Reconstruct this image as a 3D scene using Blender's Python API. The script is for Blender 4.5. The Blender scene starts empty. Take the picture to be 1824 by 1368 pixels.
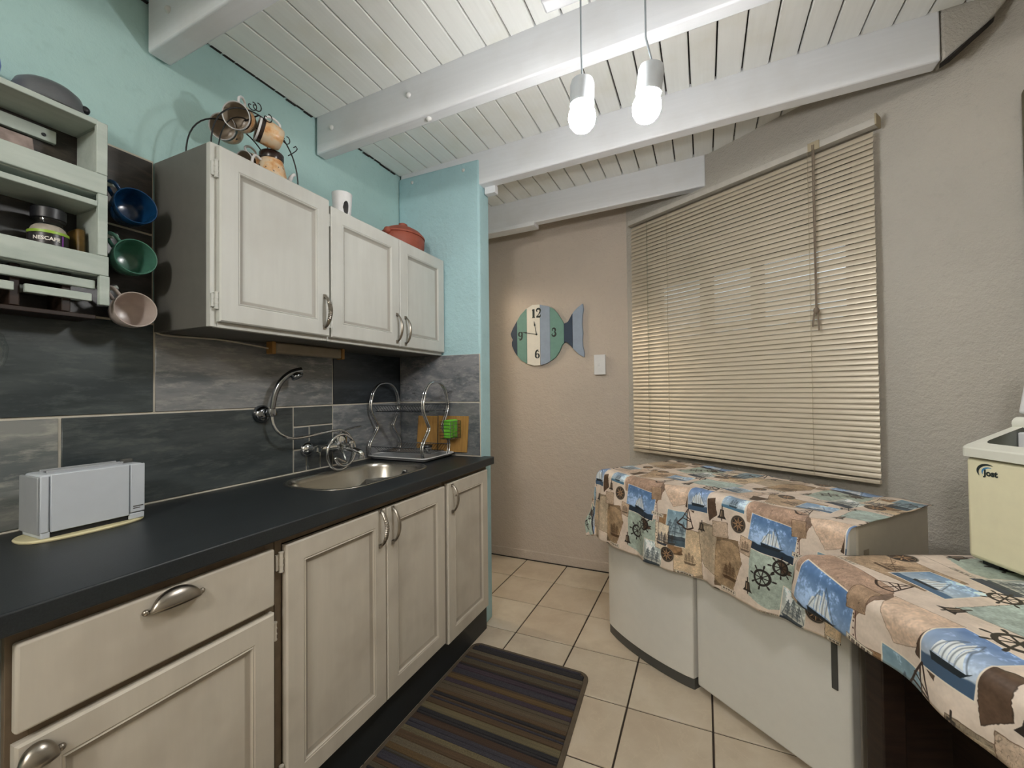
import bpy, bmesh, math, random
import numpy as np
from mathutils import Matrix, Vector
random.seed(7)
PI = math.pi
S = bpy.context.scene
COL = S.collection

# ------------------------------------------------------------------ camera, world, lights, exposure
cam_d = bpy.data.cameras.new('camera'); cam = bpy.data.objects.new('camera', cam_d); COL.objects.link(cam)
YAW, PITCH, ROLL = 0.4226, 0.0161, -0.0105
_f = Vector((-math.sin(YAW), math.cos(YAW), 0)); _r = Vector((math.cos(YAW), math.sin(YAW), 0)); _u = Vector((0, 0, 1))
_f2 = _f*math.cos(PITCH) + _u*math.sin(PITCH); _u2 = _u*math.cos(PITCH) - _f*math.sin(PITCH)
_r3 = _r*math.cos(ROLL) + _u2*math.sin(ROLL); _u3 = _u2*math.cos(ROLL) - _r*math.sin(ROLL)
_m = Matrix((( _r3.x, _u3.x, -_f2.x, 1.6164), (_r3.y, _u3.y, -_f2.y, -0.0171), (_r3.z, _u3.z, -_f2.z, 1.2473), (0, 0, 0, 1)))
cam.matrix_world = _m
cam_d.sensor_fit = 'HORIZONTAL'; cam_d.sensor_width = 36.0
cam_d.lens = 761.63*36.0/1824.0
cam_d.clip_start = 0.02
S.camera = cam

world = bpy.data.worlds.new('world'); S.world = world; world.use_nodes = True
bg = world.node_tree.nodes['Background']; bg.inputs['Color'].default_value = (0.80, 0.88, 0.95, 1); bg.inputs['Strength'].default_value = 1.3

BULB_STRENGTH = 190.0
BULB_COLOUR = (1.0, 0.99, 0.975)
# unseen fill light added behind the camera to brighten fridges, floor and walls
ld = bpy.data.lights.new('rear_fill_light', 'POINT'); ld.energy = 60.0; ld.color = (1.0, 0.975, 0.94); ld.shadow_soft_size = 0.12
lo = bpy.data.objects.new('rear_fill_light', ld); lo.location = (1.40, -1.45, 2.30); COL.objects.link(lo)
# lamp of the passage that opens behind the end wall
ld = bpy.data.lights.new('passage_lamp', 'POINT'); ld.energy = 19.0; ld.color = (1.0, 0.86, 0.68); ld.shadow_soft_size = 0.05
lo = bpy.data.objects.new('passage_lamp', ld); lo.location = (-0.38, 2.20, 2.10); COL.objects.link(lo)

S.view_settings.view_transform = 'Standard'; S.view_settings.look = 'None'
S.view_settings.exposure = 0.1; S.view_settings.gamma = 1.0; S.view_settings.use_curve_mapping = False
S.cycles.max_bounces = 8; S.cycles.diffuse_bounces = 5; S.cycles.glossy_bounces = 4; S.cycles.transmission_bounces = 6
S.cycles.caustics_reflective = False; S.cycles.caustics_refractive = False
S.cycles.use_denoising = True
S.cycles.sample_clamp_indirect = 6.0

# ------------------------------------------------------------------ helpers: colour and materials
def lin(h):
    h = h.lstrip('#'); o = []
    for i in (0, 2, 4):
        c = int(h[i:i+2], 16)/255.0
        o.append(c/12.92 if c <= 0.04045 else ((c+0.055)/1.055)**2.4)
    return (o[0], o[1], o[2], 1.0)

class NT:
    def __init__(s, name):
        s.m = bpy.data.materials.new(name); s.m.use_nodes = True; s.t = s.m.node_tree
        s.p = s.t.nodes['Principled BSDF']
    def n(s, typ, **kw):
        nd = s.t.nodes.new(typ)
        for k, v in kw.items():
            if k in nd.inputs.keys(): nd.inputs[k].default_value = v
            else: setattr(nd, k, v)
        return nd
    def l(s, a, b): s.t.links.new(a, b)
    def coords(s, scale=(1, 1, 1), kind='Object', rnd=0.0):
        tc = s.n('ShaderNodeTexCoord'); mp = s.n('ShaderNodeMapping'); mp.inputs['Scale'].default_value = scale
        s.l(tc.outputs[kind], mp.inputs['Vector'])
        if rnd:
            oi = s.n('ShaderNodeObjectInfo'); mu = s.n('ShaderNodeMath', operation='MULTIPLY'); mu.inputs[1].default_value = rnd
            s.l(oi.outputs['Random'], mu.inputs[0]); s.l(mu.outputs[0], mp.inputs['Location'])
        return mp.outputs['Vector']
    def noise(s, vec, scale, detail=4.0, rough=0.55):
        nd = s.n('ShaderNodeTexNoise'); nd.inputs['Scale'].default_value = scale; nd.inputs['Detail'].default_value = detail
        nd.inputs['Roughness'].default_value = rough; s.l(vec, nd.inputs['Vector']); return nd.outputs['Fac']
    def ramp(s, fac, stops):
        r = s.n('ShaderNodeValToRGB'); e = r.color_ramp.elements
        while len(e) < len(stops): e.new(0.5)
        for i, (p, c) in enumerate(stops): e[i].position = p; e[i].color = c if len(c) == 4 else (*c, 1)
        s.l(fac, r.inputs['Fac']); return r.outputs['Color']
    def mix(s, fac, a, b, mode='MIX'):
        m = s.n('ShaderNodeMix', data_type='RGBA', blend_type=mode)
        for sock, v in ((m.inputs[0], fac), (m.inputs[6], a), (m.inputs[7], b)):
            if isinstance(v, (int, float)): sock.default_value = v
            elif isinstance(v, tuple): sock.default_value = v
            else: s.l(v, sock)
        return m.outputs[2]
    def bump(s, h, strength=0.3, dist=0.004):
        b = s.n('ShaderNodeBump'); b.inputs['Strength'].default_value = strength; b.inputs['Distance'].default_value = dist
        s.l(h, b.inputs['Height']); s.l(b.outputs['Normal'], s.p.inputs['Normal'])
    def base(s, c):
        if isinstance(c, tuple): s.p.inputs['Base Color'].default_value = c
        else: s.l(c, s.p.inputs['Base Color'])
    def set(s, rough=0.5, metal=0.0, spec=0.5, **kw):
        s.p.inputs['Roughness'].default_value = rough; s.p.inputs['Metallic'].default_value = metal
        s.p.inputs['Specular IOR Level'].default_value = spec
        for k, v in kw.items(): s.p.inputs[k].default_value = v
        return s.m

G4 = lambda v: (v, v, v, 1)

def simple(name, hexc, rough=0.5, metal=0.0, spec=0.5, vary=0.08, scale=25.0, bump=0.0, bscale=120.0, **kw):
    """a flat colour with a little procedural unevenness and grain"""
    t = NT(name); v = t.coords(); c = lin(hexc)
    f = t.noise(v, scale, 3)
    d = tuple(x*(1-vary) for x in c[:3])+(1,); e = tuple(min(1, x*(1+vary)) for x in c[:3])+(1,)
    t.base(t.ramp(f, [(0.3, d), (0.7, e)]))
    if bump: t.bump(t.noise(v, bscale, 4), bump, 0.002)
    return t.set(rough, metal, spec, **kw)

def plaster(name, hexc, strength=0.55, vary=0.07, tint=None, fine=95.0, coarse=14.0):
    t = NT(name); v = t.coords(); c = lin(hexc)
    f = t.noise(v, 2.2, 5); g = t.noise(v, 30, 4)
    d = tuple(x*(1-vary) for x in c[:3])+(1,); e = tuple(min(1, x*(1+vary)) for x in c[:3])+(1,)
    col = t.ramp(f, [(0.35, d), (0.65, e)])
    if tint: col = t.mix(t.ramp(t.noise(v, 1.1, 3), [(0.42, G4(0)), (0.75, G4(0.6))]), col, lin(tint))
    col = t.mix(t.ramp(g, [(0.3, G4(0.25)), (0.42, G4(0))]), col, tuple(x*0.82 for x in c[:3])+(1,))
    t.base(col)
    h = t.n('ShaderNodeMath', operation='MULTIPLY_ADD'); t.l(t.noise(v, coarse, 6, 0.6), h.inputs[0]); h.inputs[1].default_value = 1.6
    t.l(t.noise(v, fine, 5, 0.65), h.inputs[2]); t.bump(h.outputs[0], strength, 0.009)
    return t.set(0.85, 0, 0.25)

M = {}
M['teal'] = plaster('teal_plaster', '#abccca', 0.22, 0.05, '#b6d0ce', 60, 9)
M['teal_rough'] = plaster('teal_rough_plaster', '#aed0d6', 0.5, 0.05, None, 60, 18)  # extra blue in the colour stands in for lamp flare on the stub
M['beige'] = plaster('beige_plaster', '#beb9b0', 0.75, 0.05, '#b7afa4', 110, 26)
M['beige_far'] = plaster('beige_far_plaster', '#c6baae', 0.6, 0.05, '#bdae9f', 90, 22)
M['white_wall'] = plaster('white_plaster', '#c9c0b2', 0.4)

def painted_wood(name, hexc, grain=(2, 40, 40), vary=0.025, stain=None, rough=0.45):
    t = NT(name); v = t.coords(grain, rnd=7.0); c = lin(hexc)
    f = t.noise(v, 2.0, 5)
    d = tuple(x*(1-vary) for x in c[:3])+(1,); e = tuple(min(1, x*(1+vary)) for x in c[:3])+(1,)
    col = t.ramp(f, [(0.3, d), (0.7, e)])
    if stain:
        v2 = t.coords(rnd=9.0)
        col = t.mix(t.ramp(t.noise(v2, 3.5, 4), [(0.5, G4(0)), (0.8, G4(0.7))]), col, lin(stain))
    t.base(col); t.bump(f, 0.06, 0.002)
    return t.set(rough, 0, 0.4)

M['board'] = painted_wood('ceiling_board_paint', '#eeefec', (40, 2, 40), 0.025, '#dfdccd')
M['beam'] = painted_wood('beam_paint', '#e2e4e8', (2, 40, 40), 0.02, '#d2d1d0')
M['gap'] = simple('dark_gap', '#2b2724', 0.9)
M['bolt'] = simple('bolt_paint', '#d8d8d6', 0.35)

def door_paint(name, hexc, wash):
    t = NT(name); v = t.coords((14, 14, 1.6), rnd=5.0); c = lin(hexc)
    f = t.noise(v, 2.0, 5, 0.6)
    v2 = t.coords(rnd=3.0)
    col = t.ramp(f, [(0.25, tuple(x*0.93 for x in c[:3])), (0.75, tuple(min(1, x*1.03) for x in c[:3]))])
    blot = t.ramp(t.noise(v2, 5.0, 3), [(0.47, G4(0)), (0.72, G4(0.55))])
    col = t.mix(blot, col, lin(wash))
    # brown antiquing wash caught in the mouldings
    g = t.n('ShaderNodeNewGeometry'); pt = t.ramp(g.outputs['Pointiness'], [(0.44, G4(0.6)), (0.488, G4(0))])
    col = t.mix(pt, col, lin('#6f6455'))
    t.base(col); t.bump(f, 0.08, 0.001)
    return t.set(0.5, 0, 0.35)
M['door_up'] = door_paint('antique_white_paint', '#c6c7c2', '#b9b8b2')
M['door_low'] = door_paint('antique_cream_paint', '#ccc5b8', '#aaa194')
M['carcass'] = simple('shaded_side_paint', '#63625d', 0.55, vary=0.06)  # colour darkened to stand in for shade on the upper cabinet's side

def worktop_mat():
    t = NT('charcoal_worktop'); v = t.coords(); f = t.noise(v, 260, 3, 0.7); g = t.noise(t.coords((3, 1, 1)), 6, 4)
    col = t.ramp(f, [(0.35, lin('#1b1f22')), (0.7, lin('#2a2f33'))])
    col = t.mix(t.ramp(g, [(0.4, G4(0)), (0.8, G4(0.35))]), col, lin('#30383a'))
    t.base(col); t.bump(f, 0.15, 0.0006); return t.set(0.4, 0, 0.5)
M['worktop'] = worktop_mat()
M['frame_brown'] = simple('gap_shade_frame', '#6a5b49', 0.6, vary=0.15)  # brown stands in for the shade under the worktop and between doors
M['kick'] = simple('kickboard_black', '#262a2c', 0.5)

def stone_tile():
    """glazed stone-look wall tile; the tile's own tone comes from the object colour"""
    t = NT('stone_look_tile'); v = t.coords((2.2, 1.1, 5.0), rnd=23.0); oi = t.n('ShaderNodeObjectInfo')
    f = t.noise(v, 2.4, 7, 0.62); g = t.noise(v, 9.0, 6, 0.7)
    v2 = t.coords((16, 3.0, 40), rnd=11.0); h = t.noise(v2, 1.5, 6, 0.68)
    base = oi.outputs['Color']
    col = t.mix(t.ramp(f, [(0.40, G4(0.8)), (0.58, G4(0))]), base, t.mix(1.0, base, (0.40, 0.46, 0.50, 1), 'MULTIPLY'))
    col = t.mix(t.ramp(g, [(0.50, G4(0)), (0.66, G4(0.6))]), col, t.mix(1.0, base, (1.75, 1.68, 1.56, 1), 'MULTIPLY'))
    # dark weathered scratches, strongest on tiles whose object alpha is high
    sc = t.ramp(h, [(0.56, G4(0)), (0.66, G4(0.85))])
    sc2 = t.n('ShaderNodeMath', operation='MULTIPLY'); t.l(sc, sc2.inputs[0]); t.l(oi.outputs['Alpha'], sc2.inputs[1])
    msk = t.n('ShaderNodeMath', operation='MULTIPLY'); t.l(sc2.outputs[0], msk.inputs[0])
    t.l(t.ramp(t.noise(t.coords(rnd=17.0), 4.0, 3), [(0.45, G4(0)), (0.6, G4(1))]), msk.inputs[1])
    col = t.mix(msk.outputs[0], col, lin('#23272a'))
    t.base(col); t.bump(g, 0.12, 0.0015); return t.set(0.34, 0, 0.5)
M['stone'] = stone_tile()
M['grout_light'] = simple('pale_grout', '#cdc8ba', 0.9)
M['grout_dark'] = simple('dark_floor_grout', '#3a3028', 0.9)

def floor_tile():
    t = NT('beige_floor_tile'); v = t.coords(rnd=31.0)
    f = t.noise(v, 7.0, 6, 0.6); g = t.noise(v, 3.2, 4); w = t.n('ShaderNodeTexNoise'); w.inputs['Scale'].default_value = 5.0
    w.inputs['Detail'].default_value = 3.0; w.inputs['Distortion'].default_value = 2.2; t.l(v, w.inputs['Vector'])
    oi = t.n('ShaderNodeObjectInfo')
    c = t.ramp(f, [(0.3, lin('#c7b8a3')), (0.55, lin('#d6c9b4')), (0.75, lin('#dbd0bf'))])
    c = t.mix(t.ramp(g, [(0.45, G4(0)), (0.75, G4(0.45))]), c, lin('#bfad97'))
    vein = t.ramp(w.outputs['Fac'], [(0.485, G4(0)), (0.5, G4(0.35)), (0.515, G4(0))]); c = t.mix(vein, c, lin('#dccfb9'))
    c = t.mix(t.ramp(oi.outputs['Random'], [(0.0, G4(0.0)), (1.0, G4(0.18))]), c, lin('#b59878'))
    t.base(c); t.bump(f, 0.06, 0.001); return t.set(0.33, 0, 0.45)
M['floor_tile'] = floor_tile()

def metal(name, hexc, rough=0.2, aniso=None):
    t = NT(name); v = t.coords(aniso or (1, 1, 1)); f = t.noise(v, 60, 3)
    c = lin(hexc); t.base(t.ramp(f, [(0.3, tuple(x*0.93 for x in c[:3])), (0.7, c)]))
    return t.set(rough, 1.0, 0.5)
M['dish'] = simple('dark_pewter_enamel', '#5a5d60', 0.35, vary=0.15)
M['chrome'] = metal('chrome', '#d6d8da', 0.08)
M['dark_chrome'] = metal('dark_chrome', '#8d9196', 0.12)
M['pewter'] = metal('brushed_pewter', '#a39c92', 0.3, (1, 1, 8))
M['steel'] = metal('brushed_steel', '#a9a69e', 0.27, (1, 12, 1))
M['black_wire'] = simple('black_wire', '#17181a', 0.4)
M['shelf'] = None
def shelf_paint():
    t = NT('sage_shelf_paint'); v = t.coords((10, 2, 10), rnd=5.0); f = t.noise(v, 3, 5)
    c = t.ramp(f, [(0.3, lin('#a9b5ae')), (0.7, lin('#bec8c1'))])
    c = t.mix(t.ramp(t.noise(t.coords(rnd=4), 9, 4), [(0.52, G4(0)), (0.75, G4(0.35))]), c, lin('#8d9a94'))
    t.base(c); return t.set(0.6, 0, 0.3)
M['shelf'] = shelf_paint()
M['white_gloss'] = simple('white_plastic', '#c9d0d8', 0.3, vary=0.02)
M['grey_plastic'] = simple('grey_plastic', '#a4a8ac', 0.35, vary=0.04)
M['ivory'] = simple('ivory_plastic', '#d8cfa6', 0.45)
M['black'] = simple('black_plastic', '#15171c', 0.4)
M['dark_grey'] = simple('dark_grey_plastic', '#4a4a47', 0.45)
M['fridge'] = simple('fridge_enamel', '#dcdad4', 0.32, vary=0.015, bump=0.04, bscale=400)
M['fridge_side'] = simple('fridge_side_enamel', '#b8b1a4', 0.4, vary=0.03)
M['blue'] = simple('blue_glaze', '#123a60', 0.22, vary=0.1)
M['green'] = simple('green_glaze', '#4a7868', 0.22, vary=0.1)
M['pinkish'] = simple('pale_stoneware_glaze', '#b9ada6', 0.28, vary=0.05)
M['cobalt'] = simple('cobalt_plastic', '#1b49b0', 0.3)
M['terracotta'] = simple('terracotta', '#9a4f3c', 0.6, vary=0.12, bump=0.1)
M['ceramic'] = simple('white_ceramic', '#dbdbdc', 0.3, vary=0.02)
M['bright_filler'] = simple('pale_bright_filler', '#b7ab9f', 0.8, vary=0.12, scale=120)
M['label_black'] = simple('black_label', '#1b1718', 0.35)
M['label_green'] = simple('green_label', '#8fb23a', 0.4)
M['label_white'] = simple('white_print', '#e6e2dc', 0.5)
M['purple'] = simple('purple_print', '#7a3a92', 0.4)
M['mug_dark'] = simple('brown_glaze_band', '#2c211d', 0.25)
M['mug_white'] = simple('mug_inside_glaze', '#a89c8c', 0.3)
def mug_glaze():
    t = NT('ochre_painted_glaze'); v = t.coords(rnd=8.0); f = t.noise(v, 28, 3)
    c = t.ramp(f, [(0.36, lin('#c58a50')), (0.5, lin('#d9b48a')), (0.62, lin('#d6c3a8'))])
    c = t.mix(t.ramp(t.noise(v, 55, 2), [(0.66, G4(0)), (0.69, G4(1))]), c, lin('#3c3937'))
    t.base(c); return t.set(0.3, 0, 0.5)
M['mug'] = mug_glaze()
M['sponge'] = simple('green_sponge', '#6fc23a', 0.9, vary=0.12, bump=0.5, bscale=300)
def wood(name, a, b, scale=(2, 2, 22)):
    t = NT(name); v = t.coords(scale, rnd=3.0); f = t.noise(v, 3.0, 5)
    t.base(t.ramp(f, [(0.3, lin(a)), (0.7, lin(b))])); t.bump(f, 0.1, 0.001); return t.set(0.5, 0, 0.35)
M['bamboo'] = wood('bamboo_wood', '#9a733f', '#ba9050', (28, 2, 3))
M['dark_wood'] = wood('dark_table_wood', '#1d1512', '#33241c')
M['frame_wood'] = wood('olive_brown_frame', '#4c4636', '#5c5340')
M['pink_print'] = simple('mottled_pink_card', '#9a8a84', 0.6, vary=0.25, scale=40)
M['packet'] = simple('brown_packet', '#6b5222', 0.5, vary=0.4, scale=30)
M['fryer'] = simple('cream_enamel', '#e8e1c0', 0.35, vary=0.03)
M['fryer_rim'] = simple('pale_cream_plastic', '#e0dfd3', 0.4, vary=0.02)
M['grey_tank'] = metal('grey_tank_metal', '#8b8d88', 0.4)
M['navy'] = simple('navy_paint', '#26374d', 0.55, vary=0.08)
M['sea_green'] = simple('sea_green_paint', '#6a9288', 0.6, vary=0.06)
M['clock_white'] = simple('clock_white_paint', '#e2ddd2', 0.6, vary=0.03)
M['blue_grey'] = simple('blue_grey_paint', '#8f9db0', 0.6, vary=0.05)
M['ink'] = simple('dark_ink', '#26302f', 0.5)
def slat_mat():
    t = NT('cream_slat_enamel'); v = t.coords((2, 30, 30), rnd=2.0); f = t.noise(v, 3, 3)
    t.base(t.ramp(f, [(0.3, lin('#c4b8a4')), (0.7, lin('#cec2af'))])); return t.set(0.33, 0.22, 0.5)
M['slat'] = slat_mat()
M['head_rail'] = simple('head_rail_enamel', '#b9b5ad', 0.5)
M['cord'] = simple('blind_cord', '#a3977f', 0.8)
M['cord_dark'] = simple('brown_pull_cord', '#75685a', 0.8)
M['lamp_cup'] = simple('lamp_cup_enamel', '#c3c9d0', 0.35)
M['cup_inside'] = simple('lamp_cup_inside', '#e6e3da', 0.5)
M['flex'] = simple('lamp_flex', '#8e969c', 0.6)
def emitter(name, col, st):
    t = NT(name); t.base((1, 1, 1, 1)); t.p.inputs['Emission Color'].default_value = (*col, 1); t.p.inputs['Emission Strength'].default_value = st
    f = t.noise(t.coords(), 5, 1); t.l(t.ramp(f, [(0.0, (0.98, 0.98, 0.98)), (1.0, (1, 1, 1))]), t.p.inputs['Base Color']); return t.m
M['bulb'] = emitter('lit_bulb', BULB_COLOUR, BULB_STRENGTH)
def glass(name):
    """thin clear glass: mostly see-through, with a sharp sheen that grows at grazing angles"""
    t = NT(name); tr = t.n('ShaderNodeBsdfTransparent'); gl = t.n('ShaderNodeBsdfGlossy'); mx_ = t.n('ShaderNodeMixShader'); fr_ = t.n('ShaderNodeLayerWeight')
    tr.inputs['Color'].default_value = (0.95, 0.97, 0.96, 1); fr_.inputs['Blend'].default_value = 0.5
    t.l(t.ramp(t.noise(t.coords(), 4, 1), [(0, G4(0.02)), (1, G4(0.04))]), gl.inputs['Roughness'])
    t.l(t.ramp(fr_.outputs['Facing'], [(0.0, G4(0.05)), (0.65, G4(0.10)), (1.0, G4(0.75))]), mx_.inputs[0]); t.l(tr.outputs[0], mx_.inputs[1]); t.l(gl.outputs[0], mx_.inputs[2])
    t.l(mx_.outputs[0], t.t.nodes['Material Output'].inputs['Surface']); return t.m
M['glass'] = glass('clear_glass')
M['leaf'] = simple('leaf_green', '#6f8f3a', 0.6, vary=0.4)
M['earth'] = simple('garden_earth', '#7a7458', 0.95, vary=0.2)
M['tube'] = simple('frosted_tube_cover', '#8f8473', 0.4)
M['tube_cap'] = simple('tan_tube_cap', '#a5793f', 0.5)

def mat_stripes():
    t = NT('striped_doormat_pile'); tc = t.n('ShaderNodeTexCoord'); mp = t.n('ShaderNodeMapping'); t.l(tc.outputs['Object'], mp.inputs['Vector'])
    oi = t.n('ShaderNodeObjectInfo'); g = t.noise(mp.outputs['Vector'], 420, 2, 0.7)
    mp2 = t.n('ShaderNodeMapping'); mp2.inputs['Scale'].default_value = (3, 160, 3); t.l(tc.outputs['Object'], mp2.inputs['Vector'])
    f = t.noise(mp2.outputs['Vector'], 1.0, 1)
    col = t.mix(t.ramp(f, [(0.35, G4(0)), (0.65, G4(0.5))]), oi.outputs['Color'], t.mix(1.0, oi.outputs['Color'], (1.6, 1.5, 1.36, 1), 'MULTIPLY'))
    col = t.mix(t.ramp(g, [(0.35, G4(0.6)), (0.6, G4(0))]), col, t.mix(1.0, oi.outputs['Color'], (0.4, 0.4, 0.4, 1), 'MULTIPLY'))
    t.base(col); t.bump(g, 0.8, 0.003); return t.set(0.95, 0, 0.1)
M['mat_pile'] = mat_stripes()
M['mat_edge'] = simple('mat_binding', '#5b4f40', 0.85, vary=0.15, bump=0.4, bscale=300)

# ------------------------------------------------------------------ helpers: geometry
class MB:
    def __init__(s): s.v = []; s.f = []
    def add(s, vs, fs, T=None):
        b = len(s.v)
        s.v += [tuple(T @ Vector(p)) if T is not None else tuple(p) for p in vs]
        s.f += [tuple(b+i for i in f) for f in fs]; return s
    def box(s, x0, x1, y0, y1, z0, z1, T=None):
        vs = [(x, y, z) for z in (z0, z1) for y in (y0, y1) for x in (x0, x1)]
        return s.add(vs, [(0, 2, 3, 1), (4, 5, 7, 6), (0, 1, 5, 4), (2, 6, 7, 3), (0, 4, 6, 2), (1, 3, 7, 5)], T)
    def prism(s, pts, vec, T=None):
        n = len(pts); v = Vector(vec); a = [Vector(p) for p in pts]; b = [p+v for p in a]
        return s.add(a+b, [tuple(range(n))[::-1], tuple(range(n, 2*n))] + [(i, (i+1) % n, n+(i+1) % n, n+i) for i in range(n)], T)
    def tube(s, path, r, n=8, closed=False, T=None, flat=1.0, up=(0, 0, 1)):
        P = [Vector(p) for p in path]; m = len(P); R = r if isinstance(r, (list, tuple)) else [r]*m
        vs = []; prev = None
        for i in range(m):
            a = P[(i-1) % m] if (closed or i > 0) else P[i]; b = P[(i+1) % m] if (closed or i < m-1) else P[i]
            d = (b-a).normalized()
            if prev is None:
                x = d.cross(Vector(up))
                if x.length < 1e-4: x = d.cross(Vector((1, 0, 0)))
                x.normalize()
            else:
                x = prev - d*prev.dot(d); x.normalize()
            prev = x; y = d.cross(x)
            for k in range(n):
                t = 2*PI*k/n; vs.append(P[i] + x*math.cos(t)*R[i] + y*math.sin(t)*R[i]*flat)
        fs = [(i*n+k, i*n+(k+1) % n, ((i+1) % m)*n+(k+1) % n, ((i+1) % m)*n+k) for i in range(m if closed else m-1) for k in range(n)]
        if not closed: fs += [tuple(range(n))[::-1], tuple((m-1)*n+k for k in range(n))]
        return s.add(vs, fs, T)
    def lathe(s, prof, n=24, T=None, cap0=True, cap1=True, skip=None):
        m = len(prof); vs = [(r*math.cos(2*PI*k/n), r*math.sin(2*PI*k/n), z) for r, z in prof for k in range(n)]
        fs = []
        for i in range(m-1):
            for k in range(n):
                if skip and skip(i, k): continue
                fs.append((i*n+k, i*n+(k+1) % n, (i+1)*n+(k+1) % n, (i+1)*n+k))
        if cap0: fs.append(tuple(range(n))[::-1])
        if cap1: fs.append(tuple((m-1)*n+k for k in range(n)))
        return s.add(vs, fs, T)
    def sphere(s, c, r, n=16, m=10, T=None, sq=1.0):
        prof = [(max(1e-5, r*math.sin(PI*i/m)), -r*sq*math.cos(PI*i/m)) for i in range(m+1)]
        L = Matrix.Translation(c); return s.lathe(prof, n, (T @ L) if T is not None else L)

MAT = {}
def world_m(o): return MAT.get(o.name, Matrix.Identity(4))

def ob(name, mb, mat, parent=None, local=False, smooth=None, bevel=0.0, segs=2, merge=True, uv=None):
    vs = mb.v
    if parent is not None and not local:
        inv = world_m(parent).inverted(); vs = [tuple(inv @ Vector(p)) for p in vs]
    me = bpy.data.meshes.new(name); me.from_pydata(vs, [], mb.f)
    bm = bmesh.new(); bm.from_mesh(me)
    if merge: bmesh.ops.remove_doubles(bm, verts=bm.verts, dist=1e-6)
    bmesh.ops.recalc_face_normals(bm, faces=bm.faces); bm.to_mesh(me); bm.free()
    me.materials.append(mat)
    if smooth:
        me.polygons.foreach_set('use_smooth', [True]*len(me.polygons)); me.set_sharp_from_angle(angle=math.radians(smooth))
    o = bpy.data.objects.new(name, me); COL.objects.link(o)
    if parent is not None:
        o.parent = parent; MAT[o.name] = world_m(parent)
    if bevel:
        bv = o.modifiers.new('bevel', 'BEVEL'); bv.width = bevel; bv.segments = segs; bv.limit_method = 'ANGLE'; bv.angle_limit = math.radians(40)
        if not smooth:
            me.polygons.foreach_set('use_smooth', [True]*len(me.polygons)); me.set_sharp_from_angle(angle=math.radians(40)); bv.harden_normals = False
    return o

def tag(o, label=None, cat=None, group=None, kind=None):
    if label: o['label'] = label
    if cat: o['category'] = cat
    if group: o['group'] = group
    if kind: o['kind'] = kind
    return o

def thing(name, label, cat, loc=(0, 0, 0), rz=0.0, group=None, mtx=None):
    o = bpy.data.objects.new(name, None); COL.objects.link(o); o.empty_display_size = 0.05
    m = mtx if mtx is not None else (Matrix.Translation(loc) @ Matrix.Rotation(rz, 4, 'Z'))
    o.matrix_basis = m; MAT[o.name] = m.copy()
    return tag(o, label, cat, group)

def dup(root, mtx, label):
    r = root.copy(); COL.objects.link(r); r.matrix_basis = mtx; MAT[r.name] = mtx.copy(); r['label'] = label
    for ch in [c for c in bpy.data.objects if c.parent == root]:
        c = ch.copy(); COL.objects.link(c); c.parent = r; MAT[c.name] = mtx.copy()
        for g in [d for d in bpy.data.objects if d.parent == ch]:
            d = g.copy(); COL.objects.link(d); d.parent = c; MAT[d.name] = mtx.copy()
    return r

def struct(name, mb, mat, **kw):
    o = ob(name, mb, mat, **kw); o['kind'] = 'structure'; return o

def arc(c, r, a0, a1, n, ax=(1, 0, 0), ay=(0, 0, 1)):
    c = Vector(c); ax = Vector(ax); ay = Vector(ay)
    return [c + ax*r*math.cos(a0+(a1-a0)*i/n) + ay*r*math.sin(a0+(a1-a0)*i/n) for i in range(n+1)]

def spline(pts, n=8, closed=False):
    P = [Vector(p) for p in pts]; m = len(P); out = []
    for i in range(m if closed else m-1):
        p0 = P[(i-1) % m] if (closed or i > 0) else P[i]; p1 = P[i]; p2 = P[(i+1) % m]; p3 = P[(i+2) % m] if (closed or i < m-2) else P[(i+1) % m]
        for k in range(n):
            t = k/n
            out.append(0.5*((2*p1)+(p2-p0)*t+(2*p0-5*p1+4*p2-p3)*t*t+(3*p1-p0-3*p2+p3)*t**3))
    if not closed: out.append(P[-1])
    return out

def frame_from(n, h):
    """matrix with local Z along n and local X near h"""
    z = Vector(n).normalized(); x = Vector(h) - z*Vector(h).dot(z); x.normalize(); y = z.cross(x)
    return Matrix(((x.x, y.x, z.x, 0), (x.y, y.y, z.y, 0), (x.z, y.z, z.z, 0), (0, 0, 0, 1)))

# ------------------------------------------------------------------ the room
WA, WBX, YF = 0.5492, 1.152, 2.928              # window wall: starts at (WBX, YF), runs (cos WA, -sin WA)
WD = Vector((math.cos(WA), -math.sin(WA), 0)); WN = Vector((math.sin(WA), math.cos(WA), 0))   # WN points out of the room
W0 = Vector((WBX, YF, 0))
WM = Matrix(((WD.x, -WN.x, 0, W0.x), (WD.y, -WN.y, 0, W0.y), (0, 0, 1, 0), (0, 0, 0, 1)))   # local x along wall, y into the room (mirrored handedness handled by normals)
def wp(s, d, z): return W0 + WD*s - WN*d + Vector((0, 0, z))   # d = distance into the room
XR, YB, H = 3.35, -1.9, 2.9
s_end = (XR-WBX)/WD.x
zc = lambda x: 2.517+0.032*x                    # underside of the ceiling boards
zb = lambda x: 2.345+0.030*x                    # underside of the beams

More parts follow.
